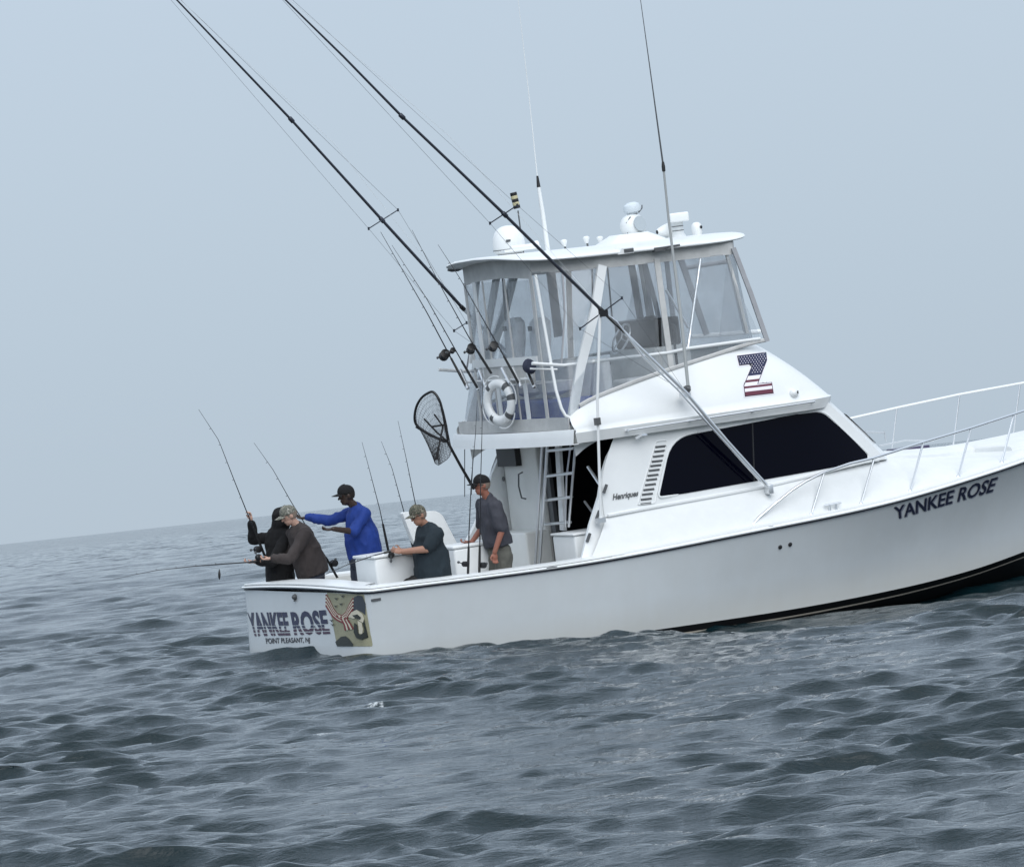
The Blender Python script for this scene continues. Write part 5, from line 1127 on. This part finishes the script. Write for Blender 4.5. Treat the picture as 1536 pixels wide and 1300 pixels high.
# ================================================================== SEA
def sea():
    r = [0.6]
    while r[-1] < 9000:
        q = r[-1]
        d = .35 if q < 16 else (.045 + (q - 16) * .0009 if q < 70 else .094 * (q / 70) ** 1.45)
        r.append(q + d)
    r = A(r); th = np.concatenate([np.linspace(-180, -20, 18)[:-1], np.linspace(-20, -6.5, 22)[:-1], np.linspace(-6.5, 6.5, 350), np.linspace(6.5, 20, 22)[1:], np.linspace(20, 180, 18)[1:-1]])
    thr = np.radians(th); nr, nt_ = len(r), len(th)
    dr = np.gradient(r); dth = np.radians(np.gradient(th)); 
    X = np.outer(r, np.sin(thr)); Y = np.outer(r, np.cos(thr)); 
    Z = np.zeros_like(X); DX = np.zeros_like(X); DY = np.zeros_like(X); SL = np.zeros_like(X)
    g = np.random.default_rng(SEED); comps = []
    # wind sea: components from 9 m to 0.22 m, spread about a mean direction towards the camera and slightly across
    lam = np.exp(np.linspace(math.log(11), math.log(.15), NCOMP)); 
    for l in lam:
        k = 2 * math.pi / l; spread = 13 + 20 * min(1, (3.0 / l) ** .5 * .5)
        a = math.radians(MEAN + g.normal(0, spread)); ph = g.uniform(0, 2*math.pi)
        s = STEEP * (1.1 if l < .45 else (.45 / l) ** .72 * 1.1); amp = s / k * g.uniform(.6, 1.4)
        comps.append((k, math.cos(a), math.sin(a), ph, amp, l))
    inv = np.abs(th) <= 6.5
    for k, cx, cy, ph, amp, l in comps:
        lim = l / 2.6
        rr = dr < lim
        n1 = max(1, int(rr.sum())) if rr.any() else 0
        idx = np.where(rr)[0]
        if len(idx) == 0: continue
        hi = idx.max() + 1
        wr_ = np.clip((lim - dr[:hi]) / (lim * .4), 0, 1)[:, None]
        sp = r[:hi, None] * dth[None, :]; wt = np.clip((lim - sp) / (lim * .4), 0, 1) * wr_
        cols = np.where(wt.max(0) > 0)[0]
        if len(cols) == 0: continue
        c0, c1 = cols.min(), cols.max() + 1
        p = k * (X[:hi, c0:c1] * cx + Y[:hi, c0:c1] * cy) + ph; w_ = wt[:, c0:c1] * amp; c_, s_ = np.cos(p), np.sin(p)
        Z[:hi, c0:c1] += w_ * c_; q = CHOP; DX[:hi, c0:c1] -= w_ * s_ * cx * q; DY[:hi, c0:c1] -= w_ * s_ * cy * q
        if l > .5: SL[:hi, c0:c1] += w_ * k * c_
    # sea stays quieter right against the hull's lee and never rises through it
    G = .85 + .45 * np.sin(X * .9 + 1.1 * np.sin(Y * .13)) * np.sin(Y * .21 + 1.3 * np.sin(X * .37 + 1)) + .22 * np.sin(X * 2.3 + Y * .37) * np.sin(Y * .55 - X); G = np.clip(G, .45, 1.22); Z *= G; DX *= G; DY *= G
    SW = 0
    for (lx, ly, dep, ra) in SWELL:
        c = RB @ A([lx, ly, 0.]) + TB; f = RB @ A([1, 0, 0.]); f = f / np.linalg.norm(f); u = (X - c[0]) * f[0] + (Y - c[1]) * f[1]; v = -(X - c[0]) * f[1] + (Y - c[1]) * f[0]; SW = SW + dep * np.exp(-(u / ra) ** 2 - (v / 15) ** 2)
    V = np.stack([X + DX, Y + DY, Z * ZAMP - .02 + SW], -1).reshape(-1, 3)
    me = bpy.data.meshes.new('sea'); nv = nr * nt_; me.vertices.add(nv + 1); me.vertices.foreach_set('co', np.concatenate([V, [[0, 0, 0]]]).astype(np.float32).ravel())
    i = np.arange(nr - 1)[:, None] * nt_; j = np.arange(nt_)[None, :]; j2 = (j + 1) % nt_
    Q = np.stack([i + j, i + nt_ + j, i + nt_ + j2, i + j2], -1).reshape(-1, 4)
    # orientation upwards: r outwards, theta clockwise from +Y
    T_ = np.stack([np.full(nt_, nv), np.arange(nt_), (np.arange(nt_) + 1) % nt_], -1)
    nq, ntri = len(Q), len(T_); me.loops.add(nq * 4 + ntri * 3); me.polygons.add(nq + ntri)
    me.loops.foreach_set('vertex_index', np.concatenate([Q.ravel(), T_.ravel()]).astype(np.int32))
    me.polygons.foreach_set('loop_start', np.concatenate([np.arange(nq) * 4, nq * 4 + np.arange(ntri) * 3]).astype(np.int32))
    me.polygons.foreach_set('use_smooth', np.ones(nq + ntri, bool)); me.update(calc_edges=True); me.validate()
    # foam where crests are sharpest
    SL = SL * 0; th_ = 1 + np.quantile(SL[(r > 18) & (r < 120)][:, inv], FOAMQ); fo = np.zeros_like(SL)
    W_ = V.reshape(nr, nt_, 3)
    for (px, py, ra, rb, k) in FOAMS:
        d = dirw(px, py); d = d / -d[2] * CAMH; cx, cy = d[0], d[1]; rr = ((W_[..., 0] - cx) / ra) ** 2 + ((W_[..., 1] - cy) / rb) ** 2; fo = np.maximum(fo, k * np.clip(1.2 - rr, 0, 1))
    Lc = (V - TB) @ RI.T; lx, ly = Lc[:, 0], Lc[:, 1]; hb = ip(lx, [(0, 1.86), (3.3, 1.9), (5.7, 1.7), (7.5, 1.35), (8.8, 1.0), (9.8, .65), (10.6, .3), (11.2, .0)]); gap = np.abs(ly) - hb
    lap = np.clip(1 - np.abs(gap - .05) / .13, 0, 1) * ((lx > -.15) & (lx < 10.8)); st_ = np.clip(1 - np.abs(lx + .08) / .12, 0, 1) * (np.abs(ly) < 1.9)
    pat = .5 + .5 * np.sin(lx * 2.1 + ly) * np.sin(lx * .83 + 1.0); fo = np.maximum(fo, (np.maximum(lap, st_) * (.22 + .42 * pat)).reshape(nr, nt_))
    at = me.attributes.new('foam', 'FLOAT', 'POINT'); at.data.foreach_set('value', np.concatenate([fo.ravel(), [0]]).astype(np.float32))
    return me
SWELL = [(3.7, -1.0, -.33, 2.3), (8.2, -1.0, -.22, 2.6)]; ZAMP = 1.0
SEED, NCOMP, MEAN, STEEP, CHOP, FOAMQ = 21, 300, 263, .0345, 1.1, .99985
FOAMS = [(533, 1063, .20, .30, .95), (562, 1067, .16, .25, .8), (610, 1064, .12, .25, .8), (490, 1093, .16, .28, .9), (700, 969, .35, .30, .6), (345, 795, .8, 5, .7), (60, 812, .8, 5, .6), (1195, 928, .3, .5, .5)]
m = bpy.data.materials.new('sea_water'); m.use_nodes = True; n = m.node_tree.nodes; l = m.node_tree.links
b = n['Principled BSDF']; b.inputs['Base Color'].default_value = (.003, .014, .018, 1); b.inputs['IOR'].default_value = 1.333; b.inputs['Roughness'].default_value = .035
geo = n.new('ShaderNodeNewGeometry'); cd_ = n.new('ShaderNodeCameraData')
hs = []
for sc, st_, dd in ((5.0, 1.0, .014), (12, 1.0, .012), (34, 1.0, .006)):
    mp = n.new('ShaderNodeMapping'); mp.inputs['Scale'].default_value = (sc * .6, sc * 1.25, sc); mp.inputs['Rotation'].default_value = (0, 0, math.radians(8)); z = n.new('ShaderNodeTexNoise'); z.inputs['Scale'].default_value = 1; z.inputs['Detail'].default_value = 5; z.inputs['Roughness'].default_value = .6; z.inputs['Distortion'].default_value = .6
    l.new(geo.outputs['Position'], mp.inputs[0]); l.new(mp.outputs[0], z.inputs['Vector']); bp = n.new('ShaderNodeBump'); bp.inputs['Strength'].default_value = st_; bp.inputs['Distance'].default_value = dd; l.new(z.outputs['Fac'], bp.inputs['Height'])
    if hs: l.new(hs[-1].outputs[0], bp.inputs['Normal'])
    hs.append(bp)
# beyond the range where the waves are mesh, their slopes go on as a normal
z3 = n.new('ShaderNodeTexNoise'); z3.inputs['Scale'].default_value = .9; z3.inputs['Detail'].default_value = 5; z3.inputs['Roughness'].default_value = .65; l.new(geo.outputs['Position'], z3.inputs['Vector'])
s1 = n.new('ShaderNodeVectorMath'); s1.operation = 'SUBTRACT'; s1.inputs[1].default_value = (.5, .5, .5); l.new(z3.outputs['Color'], s1.inputs[0])
ln = n.new('ShaderNodeVectorMath'); ln.operation = 'LENGTH'; l.new(geo.outputs['Position'], ln.inputs[0])
mr3 = n.new('ShaderNodeMapRange'); mr3.inputs[1].default_value = 50; mr3.inputs[2].default_value = 450; mr3.inputs[3].default_value = .0; mr3.inputs[4].default_value = 2.2; l.new(ln.outputs['Value'], mr3.inputs[0])
s2 = n.new('ShaderNodeVectorMath'); s2.operation = 'SCALE'; l.new(s1.outputs[0], s2.inputs[0]); l.new(mr3.outputs[0], s2.inputs['Scale'])
s3 = n.new('ShaderNodeVectorMath'); s3.operation = 'ADD'; l.new(hs[-1].outputs[0], s3.inputs[0]); l.new(s2.outputs[0], s3.inputs[1])
s4 = n.new('ShaderNodeVectorMath'); s4.operation = 'NORMALIZE'; l.new(s3.outputs[0], s4.inputs[0]); l.new(s4.outputs[0], b.inputs['Normal'])
at = n.new('ShaderNodeAttribute'); at.attribute_name = 'foam'; z = n.new('ShaderNodeTexNoise'); z.inputs['Scale'].default_value = 20; z.inputs['Detail'].default_value = 8; z.inputs['Roughness'].default_value = .7; l.new(geo.outputs['Position'], z.inputs['Vector'])
ad = n.new('ShaderNodeMath'); ad.operation = 'ADD'; mr = n.new('ShaderNodeMapRange'); mr.inputs[1].default_value = 1.05; mr.inputs[2].default_value = 1.7; mr.inputs[4].default_value = .85
gz = n.new('ShaderNodeMath'); gz.operation = 'MULTIPLY_ADD'; gz.inputs[1].default_value = 1.6; gz.inputs[2].default_value = -.6; l.new(at.outputs['Fac'], gz.inputs[0]); l.new(gz.outputs[0], ad.inputs[0]); st2 = n.new('ShaderNodeMapRange'); st2.clamp = False; st2.inputs[1].default_value = .35; st2.inputs[2].default_value = .65; l.new(z.outputs['Fac'], st2.inputs[0]); l.new(st2.outputs[0], ad.inputs[1]); l.new(ad.outputs[0], mr.inputs[0])
fm = n.new('ShaderNodeBsdfDiffuse'); fm.inputs[0].default_value = (.72, .76, .78, 1); ms = n.new('ShaderNodeMixShader'); l.new(mr.outputs[0], ms.inputs[0]); l.new(b.outputs[0], ms.inputs[1]); l.new(fm.outputs[0], ms.inputs[2]); l.new(ms.outputs[0], n['Material Output'].inputs[0])
o = link('water', sea(), m, None, False); tag(o, kind='structure')
